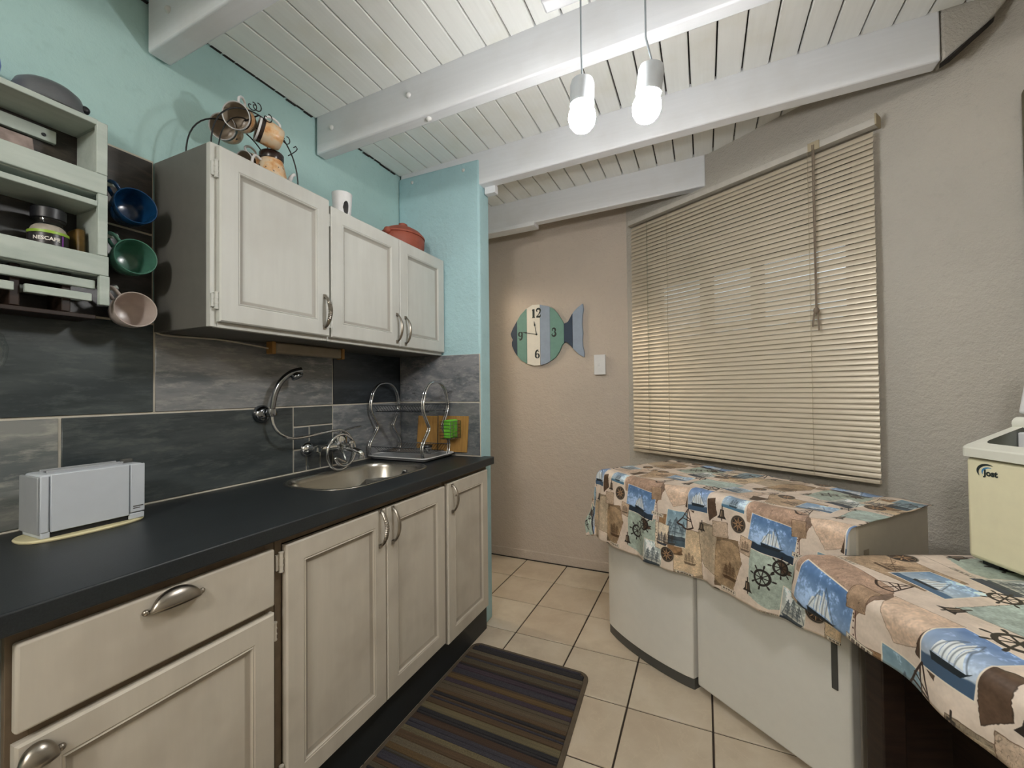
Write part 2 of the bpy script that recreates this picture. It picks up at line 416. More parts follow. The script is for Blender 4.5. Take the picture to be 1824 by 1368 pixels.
fl = struct('floor', MB().box(-1.4, 3.6, -2.1, 3.3, -0.08, -0.004), M['grout_dark'])
T = 0.3059; XC, YR0 = 0.4017, 2.632
mbt = MB().box(0.0034, T-0.0034, 0.0034, T-0.0034, -0.006, 0.0)
proto = None
for i in range(-5, 10):
    for j in range(-1, 12):
        x, y = XC+i*T, YR0-j*T
        if x+T > XR+0.25 or y+T > 3.3 or x < -1.3: continue
        if (Vector((x+T*0.5, y+T*0.5, 0))-W0).dot(WN) > 0.25 and x > WBX: continue
        if proto is None:
            proto = ob('floor_tile', mbt, M['floor_tile'], fl, local=True, bevel=0.0015, segs=1); o = proto
        else:
            o = proto.copy(); COL.objects.link(o); o.parent = fl
        o.location = (x, y, 0)

# left wall (teal) with glazed tiles
wl = struct('wall_left', MB().box(-0.14, -0.0105, YB, 2.11, -0.004, H), M['teal'])
def wall_tile(y0, y1, z0, z1, hexc, scr, parent, axis='x', x0=0.0, first=[None]):
    g = 0.0035
    if axis == 'x': mb = MB().box(-0.0095, 0.0, y0+g, y1-g, z0+g, z1-g)
    else: mb = MB().box(y0+g, y1-g, x0, x0+0.009, z0+g, z1-g)
    c = Vector((sum(p[0] for p in mb.v)/8, sum(p[1] for p in mb.v)/8, sum(p[2] for p in mb.v)/8))
    mb.v = [tuple(Vector(p)-c) for p in mb.v]
    o = ob('tile', mb, M['stone'], parent, local=True, bevel=0.0012, segs=1); o.location = c
    col = lin(hexc); o.color = (col[0], col[1], col[2], scr); return o
ZA, ZB_, ZC_, ZD_ = 0.902, 1.1884, 1.475, 1.762
wall_tile(-0.187, 0.5462, ZA, ZB_, '#8b8d8a', 0.3, wl); wall_tile(0.5462, 1.2789, ZA, ZB_, '#474e50', 0.8, wl)
wall_tile(1.2789, 1.4927, 1.10, ZB_, '#4b5153', 0.5, wl); wall_tile(1.4927, 1.995, ZA, ZB_, '#8d8f92', 0.05, wl)
wall_tile(1.2789, 1.345, ZA, 1.0, '#5b5f60', 0.3, wl); wall_tile(1.345, 1.42, ZA, 1.0, '#54595b', 0.3, wl)
wall_tile(1.2789, 1.36, 1.0, 1.10, '#50565a', 0.3, wl); wall_tile(1.36, 1.4927, 1.0, 1.10, '#474d50', 0.4, wl); wall_tile(1.42, 1.4927, ZA, 1.0, '#5d6062', 0.3, wl)
wall_tile(0.034, 0.7672, ZB_, ZC_, '#434b4d', 0.9, wl); wall_tile(0.7672, 1.4927, ZB_, ZC_, '#8b8c8d', 0.35, wl)
wall_tile(1.4927, 1.995, ZB_, ZC_, '#363c42', 0.6, wl)
wall_tile(-0.187, 0.40, ZC_, ZD_, '#4a4f50', 0.7, wl); wall_tile(0.40, 0.7632, ZC_, ZD_, '#3f3d3b', 0.6, wl)
wall_tile(0.034, 0.7632, ZD_, 2.0, '#453f3a', 0.6, wl); wall_tile(-0.7, 0.034, ZD_, 2.0, '#4a4f50', 0.6, wl)
wall_tile(-0.7, -0.187, ZC_, ZD_, '#55595a', 0.6, wl); wall_tile(-0.7, 0.034, ZB_, ZC_, '#555a5b', 0.6, wl); wall_tile(-0.7, -0.187, ZA, ZB_, '#4a4f50', 0.6, wl)
go = ob('grout', MB().box(-0.0104, -0.004, -0.7, 0.763, ZA-0.01, 2.003).box(-0.0104, -0.004, 0.763, 1.995, ZA-0.01, ZC_+0.003), M['grout_light'], wl)

# stub wall that ends the kitchen run
ws = struct('wall_stub', MB().box(-0.0105, 0.529, 1.9945, 2.11, -0.004, 2.5), M['teal_rough'], bevel=0.012, segs=3)
wall_tile(0.0, 0.5277, ZA, ZB_, '#77797b', 0.9, ws, 'y', 1.985); wall_tile(0.0, 0.5277, ZB_, 1.4494, '#8a8b8f', 1.0, ws, 'y', 1.985)
ob('grout', MB().box(0.0, 0.5275, 1.989, 1.9944, ZA-0.005, 1.447), M['grout_light'], ws)

wb = struct('wall_back', MB().box(-1.4, WBX+0.09, YF, YF+0.14, -0.004, H), M['beige_far'])
struct('wall_passage', MB().box(-0.13, -0.05, 2.57, YF, -0.004, H).box(-0.13, -0.05, 2.11, 2.57, 2.05, H).box(-1.4, -1.25, 2.0, YF, -0.004, H).box(-1.4, -0.14, 2.0, 2.11, -0.004, H), M['white_wall'])
# skirting band of the back wall
struct('baseboard_back', MB().box(-1.25, WBX-0.01, YF-0.009, YF+0.01, -0.003, 0.068), M['beige_far'], bevel=0.004)
struct('trim_1', MB().box(-1.25, WBX-0.02, YF-0.013, YF-0.004, -0.004, 0.007), M['gap'])

# window wall with an opening behind the blind
def wbox(mb, s0, s1, d0, d1, z0, z1): return mb.prism([wp(s0, d0, z0), wp(s1, d0, z0), wp(s1, d1, z0), wp(s0, d1, z0)], (0, 0, z1-z0))
OS0, OS1, OZ0, OZ1 = 0.16, 1.25, 0.93, 2.25
mb = MB()
wbox(mb, 0.0, OS0, 0, -0.16, -0.004, H); wbox(mb, OS1, s_end+0.2, 0, -0.16, -0.004, H)
wbox(mb, OS0, OS1, 0, -0.16, -0.004, OZ0); wbox(mb, OS0, OS1, 0, -0.16, OZ1, H)
struct('wall_right', mb, M['beige'])
wn = MB()
for a, b in ((OS0, OS0+0.05), (OS0+0.33, OS0+0.39), (OS0+0.62, OS0+0.67), (OS1-0.05, OS1)): wbox(wn, a, b, -0.06, -0.11, OZ0, OZ1)
wbox(wn, OS0, OS1, -0.06, -0.11, OZ0, OZ0+0.05); wbox(wn, OS0, OS1, -0.06, -0.11, OZ1-0.05, OZ1)
wi = struct('window_1', wn, M['dark_wood'])
for a, b in ((OS0+0.05, OS0+0.33), (OS0+0.39, OS0+0.62), (OS0+0.67, OS1-0.05)):
    ob('window_pane', wbox(MB(), a, b, -0.083, -0.087, OZ0+0.05, OZ1-0.05), M['glass'], wi)
ob('window_sill', wbox(MB(), OS0, OS1, 0.012, -0.06, OZ0-0.03, OZ0), M['beige'], wi, bevel=0.004)

yw = YF-math.tan(WA)*(XR-WBX)
struct('wall_side', MB().box(XR, XR+0.14, YB, yw+0.25, -0.004, H), M['white_wall'])
struct('wall_front', MB().box(-0.2, XR+0.14, YB-0.14, YB, -0.004, H), M['white_wall'])

# ceiling: painted boards running along the counter, carried by cross beams
ce = struct('ceiling', MB().prism([(-1.4, -2.1, zc(-1.4)+0.022), (3.6, -2.1, zc(3.6)+0.022), (3.6, -2.1, H+0.1), (-1.4, -2.1, H+0.1)], (0, 5.4, 0)), M['gap'])
bw = 0.0993; pb = None
BM = [(0.11, 0.17), (0.744, 0.809), (1.40, 1.455), (2.0, 2.062), (2.62, 2.68)]
for k in range(-13, 34):
    x0 = 0.0925+(k-1)*bw; x1 = x0+bw
    if x1 > XR+0.1: break
    for (ya, yb_) in ((YB, 0.11), (0.17, 0.744), (0.809, 1.40), (1.455, 2.0), (2.062, 2.62), (2.68, YF+0.05)):
        if x1 < 0.0 and yb_ < 2.05: continue
        xm = (x0+x1)/2
        if xm > WBX and (Vector((xm, ya, 0))-W0).dot(WN) > 0.1: continue
        L = yb_-ya
        mbb = MB().prism([(-bw/2+0.003, 0, -0.032*bw/2), (bw/2-0.003, 0, 0.032*bw/2), (bw/2-0.003, 0, 0.018), (-bw/2+0.003, 0, 0.018)], (0, L, 0))
        key = round(L, 3)
        pb = pb or {}
        if key in pb: o = pb[key].copy(); COL.objects.link(o); o.parent = ce
        else: o = ob('board', mbb, M['board'], ce, local=True, bevel=0.0025, segs=1); pb[key] = o
        o.location = (xm, ya, zc(xm)+random.uniform(-0.0012, 0.0012))
bolt_spots = {1: [(0.12, 2.44)], 2: [(0.099, 2.445), (0.527, 2.467)], 3: [(0.09, 2.461), (0.433, 2.457)]}
for bi, (ya, yb_) in enumerate(BM):
    xe = 2.41 if bi == 3 else (1.64 if bi == 4 else XR-0.01)
    xs = -1.2 if bi == 4 else 0.003
    if bi == 4: xs = 0.60-1.8
    b = ob('beam', MB().prism([(xs, ya, zb(xs)), (xe, ya, zb(xe)), (xe, ya, zc(xe)+0.02), (xs, ya, zc(xs)+0.02)], (0, yb_-ya, 0)), M['beam'], ce, bevel=0.006)
    for (x, z) in bolt_spots.get(bi, []):
        ob('bolt', MB().sphere((x, ya-0.001, z), 0.011, 12, 8), M['bolt'], b, smooth=60)
    if bi == 2: ob('bolt', MB().sphere((0.609, 1.424, zb(0.609)-0.001), 0.012, 12, 8), M['bolt'], b, smooth=60)
ob('batten', MB().prism([(-1.2, 2.615, 2.318), (0.605, 2.615, 2.345), (0.605, 2.615, 2.372), (-1.2, 2.615, 2.345)], (0, 0.09, 0)), M['beam'], ce, bevel=0.003)
ob('beam_block', MB().box(0.535, 0.60, 2.045, 2.085, 2.325, 2.37), M['beam'], ce, bevel=0.003)
# plaster infill around the end of the third beam and its crack
mb = MB(); mb.prism([(2.412, 2.003, 2.41), (2.53, 1.99, 2.50), (2.62, 2.0, 2.62), (2.412, 2.003, 2.62)], (0.03, 0.13, 0.04))
ob('plaster_infill', mb, M['beige'], ce, bevel=0.01)
ob('crack', MB().prism([(2.405, 2.0, 2.405), (2.43, 1.992, 2.415), (2.545, 1.985, 2.515), (2.53, 1.987, 2.50)], (0.01, 0.03, 0)), M['gap'], ce)
# dirty gap line along the top of the teal wall
mb = MB()
for k in range(60):
    y = -0.6+k*0.045+random.uniform(0, 0.012)
    if any(a-0.03 < y < b_ for a, b_ in BM): continue
    if y > 1.96: continue
    z_ = zc(0)-0.0012-(0.004 if random.random() < 0.25 else 0.0); mb.box(-0.0105, 0.0015, y, y+random.uniform(0.035, 0.047), z_, z_+0.002)
cg = ob('gap_line', mb, M['gap'], wl); cg['kind'] = 'stuff'

# garden outside the window
struct('ground_outside', MB().prism([wp(-2.5, -0.2, -0.15), wp(4, -0.2, -0.15), wp(4, -6, -0.15), wp(-2.5, -6, -0.15)], (0, 0, 0.05)), M['earth'])
mb = MB()
for k in range(2600):
    c = wp(random.uniform(-0.8, 2.6), -random.uniform(1.2, 1.9), random.uniform(0.0, 1.62+0.22*math.sin(k)))
    a = Vector((random.uniform(-1, 1), random.uniform(-1, 1), random.uniform(-1, 1))).normalized(); b = a.cross(Vector((0.3, 0.5, 1))).normalized(); l = random.uniform(0.03, 0.07)
    mb.add([c-a*l, c+b*l*0.45, c+a*l, c-b*l*0.45], [(0, 1, 2, 3)])
hd = ob('hedge', mb, M['leaf'], merge=False); tag(hd, 'green leafy hedge glimpsed outside through the blind', 'hedge', kind='stuff')

ev = struct('roof_outside', MB().prism([wp(-2.0, -0.165, 2.42), wp(4, -0.165, 2.42), wp(4, -1.05, 2.16), wp(-2.0, -1.05, 2.16)], (0, 0, 0.08)), M['dark_wood'])

# ------------------------------------------------------------------ kitchen cabinets
def panel_door(y0, y1, z0, z1, xf, t=0.019, fw=0.062, top=True):
    """framed door facing +x: raised bead, bevelled recess, flat panel"""
    loops = [(0, xf-t), (0, xf-0.004), (0.004, xf), (fw-0.008, xf), (fw-0.005, xf-0.0022), (fw-0.002, xf-0.0004), (fw+0.002, xf-0.0065), (fw+0.011, xf-0.0105), (fw+0.014, xf-0.0105)]
    mb = MB(); vs = []; fs = []
    for (i, x) in loops:
        vs += [(x, y0+i, z0+i), (x, y1-i, z0+i), (x, y1-i, z1-i), (x, y0+i, z1-i)]
    for k in range(len(loops)-1):
        for j in range(4): fs.append((k*4+j, k*4+(j+1) % 4, (k+1)*4+(j+1) % 4, (k+1)*4+j))
    n = len(loops)-1
    # the panel as a grid so that its paint wash can vary
    fs.append((n*4, n*4+1, n*4+2, n*4+3)); fs.append((3, 2, 1, 0))
    return mb.add(vs, fs)

def bow_handle(x, y, z0, z1, out=0.030, ribbed=False, r=0.0058):
    n = 40 if ribbed else 14; pts = []; R = []
    for i in range(n+1):
        t = i/n; a = math.sin(PI*t)**0.6
        pts.append((x+0.003+out*a, y, z0+(z1-z0)*t))
        rr = r*(0.85+0.35*math.sin(PI*t))
        if ribbed and 0.2 < t < 0.8: rr *= (1.12 if i % 2 else 0.9)
        R.append(rr)
    mb = MB().tube(pts, R, 10, flat=0.75)
    for z in (z0, z1): mb.box(x-0.001, x+0.006, y-0.006, y+0.006, z-0.007, z+0.007)
    return mb

def hinge(x, y, z0, z1):
    mb = MB().tube([(x+0.004, y, z0), (x+0.004, y, z1)], 0.0055, 10)
    for k in (0.0, 0.33, 0.66, 1.0): mb.tube([(x+0.004, y, z0+(z1-z0)*k-0.002), (x+0.004, y, z0+(z1-z0)*k+0.002)], 0.0066, 10)
    mb.box(x-0.003, x+0.002, y-0.013, y-0.002, z0+0.004, z1-0.004)
    return mb

def cabinet_box(mb, x0, x1, y0, y1, z0, z1, t=0.016):
    mb.box(x0, x1, y0, y0+t, z0, z1); mb.box(x0, x1, y1-t, y1, z0, z1); mb.box(x0, x1-0.002, y0+t, y1-t, z0, z0+t); mb.box(x0, x1-0.002, y0+t, y1-t, z1-t, z1)
    mb.box(x0, x0+0.008, y0+t, y1-t, z0+t, z1-t); return mb
def face_frame(x0, x1, y0, y1, z0, z1, w=0.02):
    mb = MB(); mb.box(x0, x1, y0, y0+w, z0, z1); mb.box(x0, x1, y1-w, y1, z0, z1); mb.box(x0, x1, y0+w, y1-w, z0, z0+w); mb.box(x0, x1, y0+w, y1-w, z1-w, z1); return mb

c1 = thing('wall_cabinet', 'distressed off-white wall cabinet with one wide door, holding up the mug rack', 'cabinet', (0, 0.765, 1.4477), group='off-white wall cabinets')
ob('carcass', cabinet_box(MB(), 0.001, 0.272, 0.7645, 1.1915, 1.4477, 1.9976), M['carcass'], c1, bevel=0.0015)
ob('face_frame', face_frame(0.2725, 0.291, 0.7645, 1.1915, 1.4477, 1.9976), M['door_up'], c1, bevel=0.0015)
d = ob('door', panel_door(0.782, 1.190, 1.463, 1.990, 0.311), M['door_up'], c1, smooth=25)
ob('handle', bow_handle(0.311, 1.163, 1.495, 1.612, ribbed=True, r=0.0075), M['pewter'], d, smooth=40)
for a, b in ((1.895, 1.944), (1.502, 1.549)): ob('hinge', hinge(0.295, 0.778, a, b), M['door_up'], d, smooth=40)
c2 = thing('wall_cabinet', 'distressed off-white wall cabinet with two narrower doors, under the terracotta pot', 'cabinet', (0, 1.192, 1.4477), group='off-white wall cabinets')
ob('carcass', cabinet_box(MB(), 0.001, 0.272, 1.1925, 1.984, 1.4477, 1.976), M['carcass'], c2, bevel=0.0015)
ob('face_frame', face_frame(0.2725, 0.291, 1.1925, 1.984, 1.4477, 1.976), M['door_up'], c2, bevel=0.0015)
d = ob('door', panel_door(1.199, 1.603, 1.462, 1.972, 0.311), M['door_up'], c2, smooth=25)
ob('handle', bow_handle(0.311, 1.581, 1.482, 1.609), M['pewter'], d, smooth=40)
for a, b in ((1.893, 1.937), (1.50, 1.545)): ob('hinge', hinge(0.295, 1.196, a, b), M['door_up'], d, smooth=40)
d = ob('door', panel_door(1.606, 1.983, 1.462, 1.972, 0.311), M['door_up'], c2, smooth=25)
ob('handle', bow_handle(0.311, 1.643, 1.478, 1.604), M['pewter'], d, smooth=40)

# base cabinets
ZT = 0.860
b1 = thing('base_cabinet', 'distressed cream base cabinet with a cup-handled drawer above its door', 'cabinet', (0.3, 0.285, 0), group='cream base cabinets')
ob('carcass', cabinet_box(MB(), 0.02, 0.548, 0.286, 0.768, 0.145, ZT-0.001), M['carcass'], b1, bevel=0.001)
ob('face_frame', face_frame(0.5485, 0.5605, 0.286, 0.768, 0.145, ZT-0.001, 0.028).box(0.5485, 0.5605, 0.314, 0.740, 0.664, 0.698), M['frame_brown'], b1, bevel=0.001)
d = ob('drawer', MB().box(0.561, 0.580, 0.293, 0.757, 0.690, 0.838), M['door_low'], b1, bevel=0.005, segs=3)
def cup_handle(x, y0, y1, zt):
    """half-shell cup pull: open below"""
    mb = MB(); yc = (y0+y1)/2; ry = (y1-y0)/2; vs = []; fs = []; nu, nv = 18, 8
    for i in range(nu+1):
        a = PI*i/nu
        for j in range(nv+1):
            b = 0.5*PI*j/nv
            vs.append((x+0.001+0.022*math.sin(b)*math.sin(a)**0.6, yc-ry*math.cos(a)*(0.82+0.18*math.sin(b)), zt-0.034+0.034*math.cos(b)*math.sin(a)**0.7))
    for i in range(nu):
        for j in range(nv): fs.append((i*(nv+1)+j, (i+1)*(nv+1)+j, (i+1)*(nv+1)+j+1, i*(nv+1)+j+1))
    mb.add(vs, fs)
    return mb
def cup(name, x, y0, y1, zt, par):
    h = ob(name, cup_handle(x, y0, y1, zt), M['pewter'], par, smooth=60)
    so = h.modifiers.new('solid', 'SOLIDIFY'); so.thickness = 0.002
    mb = MB()
    for y in (y0-0.003, y1+0.003): mb.sphere((x+0.001, y, zt-0.031), 0.0065, 10, 6)
    ob('screw_lug', mb, M['pewter'], h, smooth=60)
cup('handle', 0.580, 0.474, 0.574, 0.838, d)
d = ob('door', panel_door(0.293, 0.757, 0.162, 0.672, 0.580), M['door_low'], b1, smooth=25)
cup('handle', 0.580, 0.290, 0.345, 0.664, d)
ob('hinge', hinge(0.565, 0.763, 0.596, 0.640), M['door_low'], d, smooth=40)
b2 = thing('base_cabinet', 'distressed cream base cabinet with a pair of tall doors, below the sink', 'cabinet', (0.3, 0.775, 0), group='cream base cabinets')
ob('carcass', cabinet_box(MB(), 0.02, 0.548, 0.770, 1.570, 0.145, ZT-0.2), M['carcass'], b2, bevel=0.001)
ob('face_frame', face_frame(0.5485, 0.5605, 0.770, 1.570, 0.145, ZT-0.001), M['frame_brown'], b2, bevel=0.001)
d = ob('door', panel_door(0.792, 1.188, 0.158, 0.836, 0.580), M['door_low'], b2, smooth=25)
ob('handle', bow_handle(0.580, 1.155, 0.713, 0.835, ribbed=True, r=0.0068), M['pewter'], d, smooth=40)
for a, b in ((0.768, 0.818), (0.20, 0.25)): ob('hinge', hinge(0.565, 0.783, a, b), M['door_low'], d, smooth=40)
d = ob('door', panel_door(1.192, 1.565, 0.158, 0.836, 0.580), M['door_low'], b2, smooth=25)
ob('handle', bow_handle(0.580, 1.221, 0.707, 0.828), M['pewter'], d, smooth=40)
b3 = thing('base_cabinet', 'distressed cream base cabinet with one door, standing against the teal stub wall', 'cabinet', (0.3, 1.58, 0), group='cream base cabinets')
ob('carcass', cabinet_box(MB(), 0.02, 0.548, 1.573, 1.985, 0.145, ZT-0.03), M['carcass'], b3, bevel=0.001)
ob('face_frame', face_frame(0.5485, 0.5605, 1.573, 1.985, 0.145, ZT-0.001), M['frame_brown'], b3, bevel=0.001)
d = ob('door', panel_door(1.583, 1.958, 0.142, 0.842, 0.584), M['door_low'], b3, smooth=25)
ob('handle', bow_handle(0.584, 1.615, 0.713, 0.830), M['pewter'], d, smooth=40)
k = ob('kickboard', MB().box(0.535, 0.553, 0.286, 1.992, 0.001, 0.143), M['kick'], bevel=0.001)
tag(k, 'long black kickboard under the cream base cabinets', 'kickboard')

# worktop with a rounded cut-out for the sink
def rrect(x0, x1, y0, y1, r, n=8):
    out = []
    for cx, cy, a in ((x1-r, y1-r, 0), (x0+r, y1-r, PI/2), (x0+r, y0+r, PI), (x1-r, y0+r, 1.5*PI)):
        out += [(cx+r*math.cos(a+0.5*PI*i/n), cy+r*math.sin(a+0.5*PI*i/n)) for i in range(n+1)]
    return out
def sheet_with_hole(outer, hole, z0, z1):
    bm = bmesh.new()
    def loop(pts):
        vs = [bm.verts.new((x, y, z1)) for x, y in pts]; return [bm.edges.new((vs[i], vs[(i+1) % len(vs)])) for i in range(len(vs))]
    es = loop(outer)+loop(hole)
    bmesh.ops.triangle_fill(bm, edges=es, use_beauty=True)
    r = bmesh.ops.extrude_face_region(bm, geom=list(bm.faces))
    for v in [g for g in r['geom'] if isinstance(g, bmesh.types.BMVert)]: v.co.z = z0
    bm.verts.ensure_lookup_table(); bm.verts.index_update()
    mb = MB(); mb.v = [tuple(v.co) for v in bm.verts]; mb.f = [tuple(v.index for v in f.verts) for f in bm.faces]; bm.free(); return mb
SX0, SX1, SY0, SY1 = 0.095, 0.463, 1.085, 1.690
wt = ob('worktop', sheet_with_hole([(0.001, -0.62), (0.5924, -0.62), (0.5924, 2.02), (0.531, 2.02), (0.531, 1.984), (0.001, 1.984)], rrect(SX0+0.012, SX1-0.012, SY0+0.012, SY1-0.012, 0.12), 0.8605, 0.9), M['worktop'], bevel=0.004, segs=3)
tag(wt, 'long charcoal laminate kitchen worktop with a sink set into it', 'worktop')
ob('sealant', MB().tube([(0.004, -0.6, 0.902), (0.004, 1.98, 0.902)], 0.0035, 6), M['grout_light'], wt)

# sink
sk = thing('sink', 'stainless steel inset sink bowl with rounded ends in the charcoal worktop', 'sink', (0.28, 1.39, 0.9))
def loopsurf(loops):
    n = len(loops[0][0]); mb = MB(); vs = []; fs = []
    for pts, z in loops: vs += [(x, y, z) for x, y in pts]
    for k_ in range(len(loops)-1):
        for j in range(n): fs.append((k_*n+j, k_*n+(j+1) % n, (k_+1)*n+(j+1) % n, (k_+1)*n+j))
    fs.append(tuple((len(loops)-1)*n+j for j in range(n)))
    return mb.add(vs, fs)
def rr(i, r): return rrect(SX0+i, SX1-i, SY0+i, SY1-i, r)
bo = ob('bowl', loopsurf([(rr(0, 0.135), 0.9005), (rr(0.003, 0.132), 0.9035), (rr(0.010, 0.127), 0.9035), (rr(0.017, 0.12), 0.899), (rr(0.022, 0.115), 0.88), (rr(0.034, 0.105), 0.77), (rr(0.055, 0.085), 0.752), (rr(0.1, 0.05), 0.75)]), M['steel'], sk, smooth=50)
so = bo.modifiers.new('solid', 'SOLIDIFY'); so.thickness = 0.0012; so.offset = -1
mb = MB().lathe([(0.036, 0.001), (0.034, 0.004), (0.026, 0.002), (0.004, 0.0)], 24, Matrix.Translation((0.28, 1.39, 0.7505)))
ob('drain', mb, M['dark_chrome'], sk, smooth=50)
Tm = Matrix.Translation((0.285, SY1-0.0275, 0.855)) @ Matrix.Rotation(PI/2, 4, 'X')
of = ob('overflow', MB().lathe([(0.017, -0.002), (0.017, 0.003), (0.011, 0.004), (0.008, 0.001)], 20, Tm), M['dark_chrome'], sk, smooth=40)
ob('overflow_hole', MB().lathe([(0.0085, 0.001), (0.0085, 0.0035)], 14, Tm), M['black'], of)

# ------------------------------------------------------------------ mixer tap, hand shower, light strip
mx = thing('mixer_tap', 'chrome wall-mounted mixer tap with lever and short spout above the sink', 'tap', (0.0, 1.42, 1.0))
RX = Matrix.Rotation(PI/2, 4, 'Y')
for y in (1.345, 1.492):
    ob('wall_union', MB().lathe([(0.034, 0.001), (0.034, 0.006), (0.024, 0.018), (0.013, 0.024), (0.011, 0.07)], 20, Matrix.Translation((0, y, 1.0)) @ RX).lathe([(0.016, 0.055), (0.018, 0.058), (0.018, 0.076), (0.016, 0.079)], 6, Matrix.Translation((0, y, 1.0)) @ RX), M['chrome'], mx, smooth=40)
ob('body', MB().tube([(0.085, 1.335, 1.004), (0.085, 1.36, 1.004), (0.085, 1.42, 1.004), (0.085, 1.5, 1.004)], [0.014, 0.016, 0.019, 0.015], 16).lathe([(0.026, -0.024), (0.031, -0.01), (0.031, 0.03), (0.028, 0.047), (0.012, 0.054)], 20, Matrix.Translation((0.085, 1.455, 1.012))), M['chrome'], mx, smooth=40)
lv = ob('lever', MB().tube(spline([(0.085, 1.455, 1.058), (0.10, 1.46, 1.074), (0.14, 1.47, 1.085), (0.185, 1.485, 1.093)], 5), [0.018, 0.017, 0.016, 0.015, 0.014, 0.013, 0.012, 0.011, 0.011, 0.010, 0.010, 0.010, 0.009, 0.009, 0.008, 0.007], 12, flat=0.5), M['chrome'], mx, smooth=50)
ob('spout', MB().tube(spline([(0.09, 1.455, 0.998), (0.13, 1.462, 0.992), (0.175, 1.47, 0.982), (0.192, 1.474, 0.972), (0.194, 1.475, 0.958)], 4), 0.0125, 14).lathe([(0.014, 0), (0.014, 0.012)], 16, Matrix.Translation((0.194, 1.475, 0.948))), M['chrome'], mx, smooth=50)
ob('diverter_knob', MB().lathe([(0.007, 0), (0.007, 0.014), (0.011, 0.016), (0.011, 0.028), (0.008, 0.031)], 16, Matrix.Translation((0.145, 1.464, 1.0))), M['chrome'], mx, smooth=40)

hb = thing('shower_holder', 'round chrome wall holder carrying the hand shower on the tiles', 'bracket', (0.0, 1.138, 1.165))
ob('wall_plate', MB().lathe([(0.036, 0.001), (0.036, 0.008), (0.03, 0.02), (0.02, 0.028)], 24, Matrix.Translation((0, 1.130, 1.165)) @ RX), M['dark_chrome'], hb, smooth=40)
ob('cradle', MB().lathe([(0.019, -0.012), (0.021, 0.0), (0.019, 0.014), (0.0145, 0.014), (0.0145, -0.012)], 18, Matrix.Translation((0.046, 1.143, 1.172)), cap0=False, cap1=False), M['dark_chrome'], hb, smooth=40)
hs = thing('hand_shower', 'chrome hand shower with coiled metal hose hooked beside the sink', 'hand shower', (0.046, 1.143, 1.17))
hp = spline([(0.046, 1.143, 1.155), (0.050, 1.145, 1.20), (0.056, 1.152, 1.25), (0.066, 1.172, 1.298), (0.078, 1.205, 1.328), (0.092, 1.243, 1.338)], 6)
ob('handset', MB().tube(hp, [0.0095+0.004*(i/len(hp))+0.005*max(0, (i/len(hp)-0.7)/0.3) for i in range(len(hp))], 14), M['dark_chrome'], hs, smooth=50)
Tm = Matrix.Translation((0.088, 1.222, 1.318)) @ frame_from((0.45, 0.25, -0.85), (1, 0, 0))
ob('spray_head', MB().lathe([(0.014, -0.014), (0.021, -0.004), (0.023, 0.006), (0.021, 0.010), (0.016, 0.008)], 20, Tm), M['dark_chrome'], hs, smooth=40)
hose = [(0.046, 1.143, 1.155), (0.050, 1.148, 1.12), (0.058, 1.17, 1.085), (0.068, 1.215, 1.062), (0.075, 1.28, 1.062), (0.085, 1.36, 1.072)]
cyc, czc = 1.425, 0.985
for i in range(1, 22):
    a = PI*0.62-2*PI*i/12.0; rr_ = 0.095-0.0016*i
    hose.append((0.10+0.0022*i, cyc+rr_*0.98*math.cos(a), czc+rr_*math.sin(a)))
hose += [(0.13, 1.44, 0.935), (0.11, 1.452, 0.965), (0.09, 1.455, 0.985)]
hz = spline(hose, 10)
ob('hose', MB().tube(hz, [0.0062 if i % 2 else 0.0071 for i in range(len(hz))], 8), M['chrome'], hs, smooth=80)

tl = thing('tube_light', 'slim under-cabinet tube light with tan end caps', 'light fixture', (0.1, 1.27, 1.42))
ob('cover', MB().box(0.078, 0.112, 1.112, 1.442, 1.402, 1.446), M['tube'], tl, bevel=0.008, segs=3)
for a in (1.097, 1.442): ob('end_cap', MB().box(0.076, 0.114, a, a+0.015, 1.399, 1.447), M['tube_cap'], tl, bevel=0.003)
ob('cable', MB().tube(spline([(0.09, 1.097, 1.42), (0.05, 1.05, 1.432), (0.02, 0.95, 1.443), (0.008, 0.80, 1.441), (0.005, 0.765, 1.45)], 6), 0.003, 6), M['grout_light'], tl)

# ------------------------------------------------------------------ dish rack and what stands in it
dr = thing('dish_rack', 'chrome two-tier dish rack with curved wire ends by the stub wall', 'dish rack', (0.18, 1.84, 0.9))
def hoop(x, y0, y1, zt=1.297):
    yc = (y0+y1)/2; w = (y1-y0)/2
    half = [(0.92, 0.910), (1.0, 0.945), (0.96, 0.985), (0.52, 1.055), (0.62, 1.09), (0.9, 1.15), (0.88, 1.205), (0.72, 1.255), (0.4, 1.288)]
    pts = [(x, yc-w*a, z) for a, z in half] + [(x, yc, zt)] + [(x, yc+w*a, z) for a, z in reversed(half)]
    return spline(pts, 6)
HY = {0.035: (1.702, 1.945), 0.345: (1.728, 1.972)}
for x, (a, b) in HY.items():
    ob('end_hoop', MB().tube(hoop(x, a, b), 0.0055, 10).tube([(q[0]-0.012, q[1], q[2]) for q in hoop(x, a, b)], 0.003, 8), M['chrome'], dr, smooth=60)
def lerp_y(x, f): 
    t = (x-0.035)/0.31; a = 1.702+0.026*t; b = 1.945+0.027*t; return a+(b-a)*f
mb = MB()
for f, z in ((0.06, 1.178), (0.94, 1.178), (0.2, 1.145), (0.8, 1.145)): mb.tube([(0.03, lerp_y(0.035, f), z), (0.35, lerp_y(0.345, f), z)], 0.0026, 6)
for k_ in range(19):
    x = 0.045+k_*0.0163
    mb.tube([(x, lerp_y(x, 0.06), 1.178), (x, lerp_y(x, 0.2), 1.145), (x, lerp_y(x, 0.8), 1.145), (x, lerp_y(x, 0.94), 1.178)], 0.0013, 5)
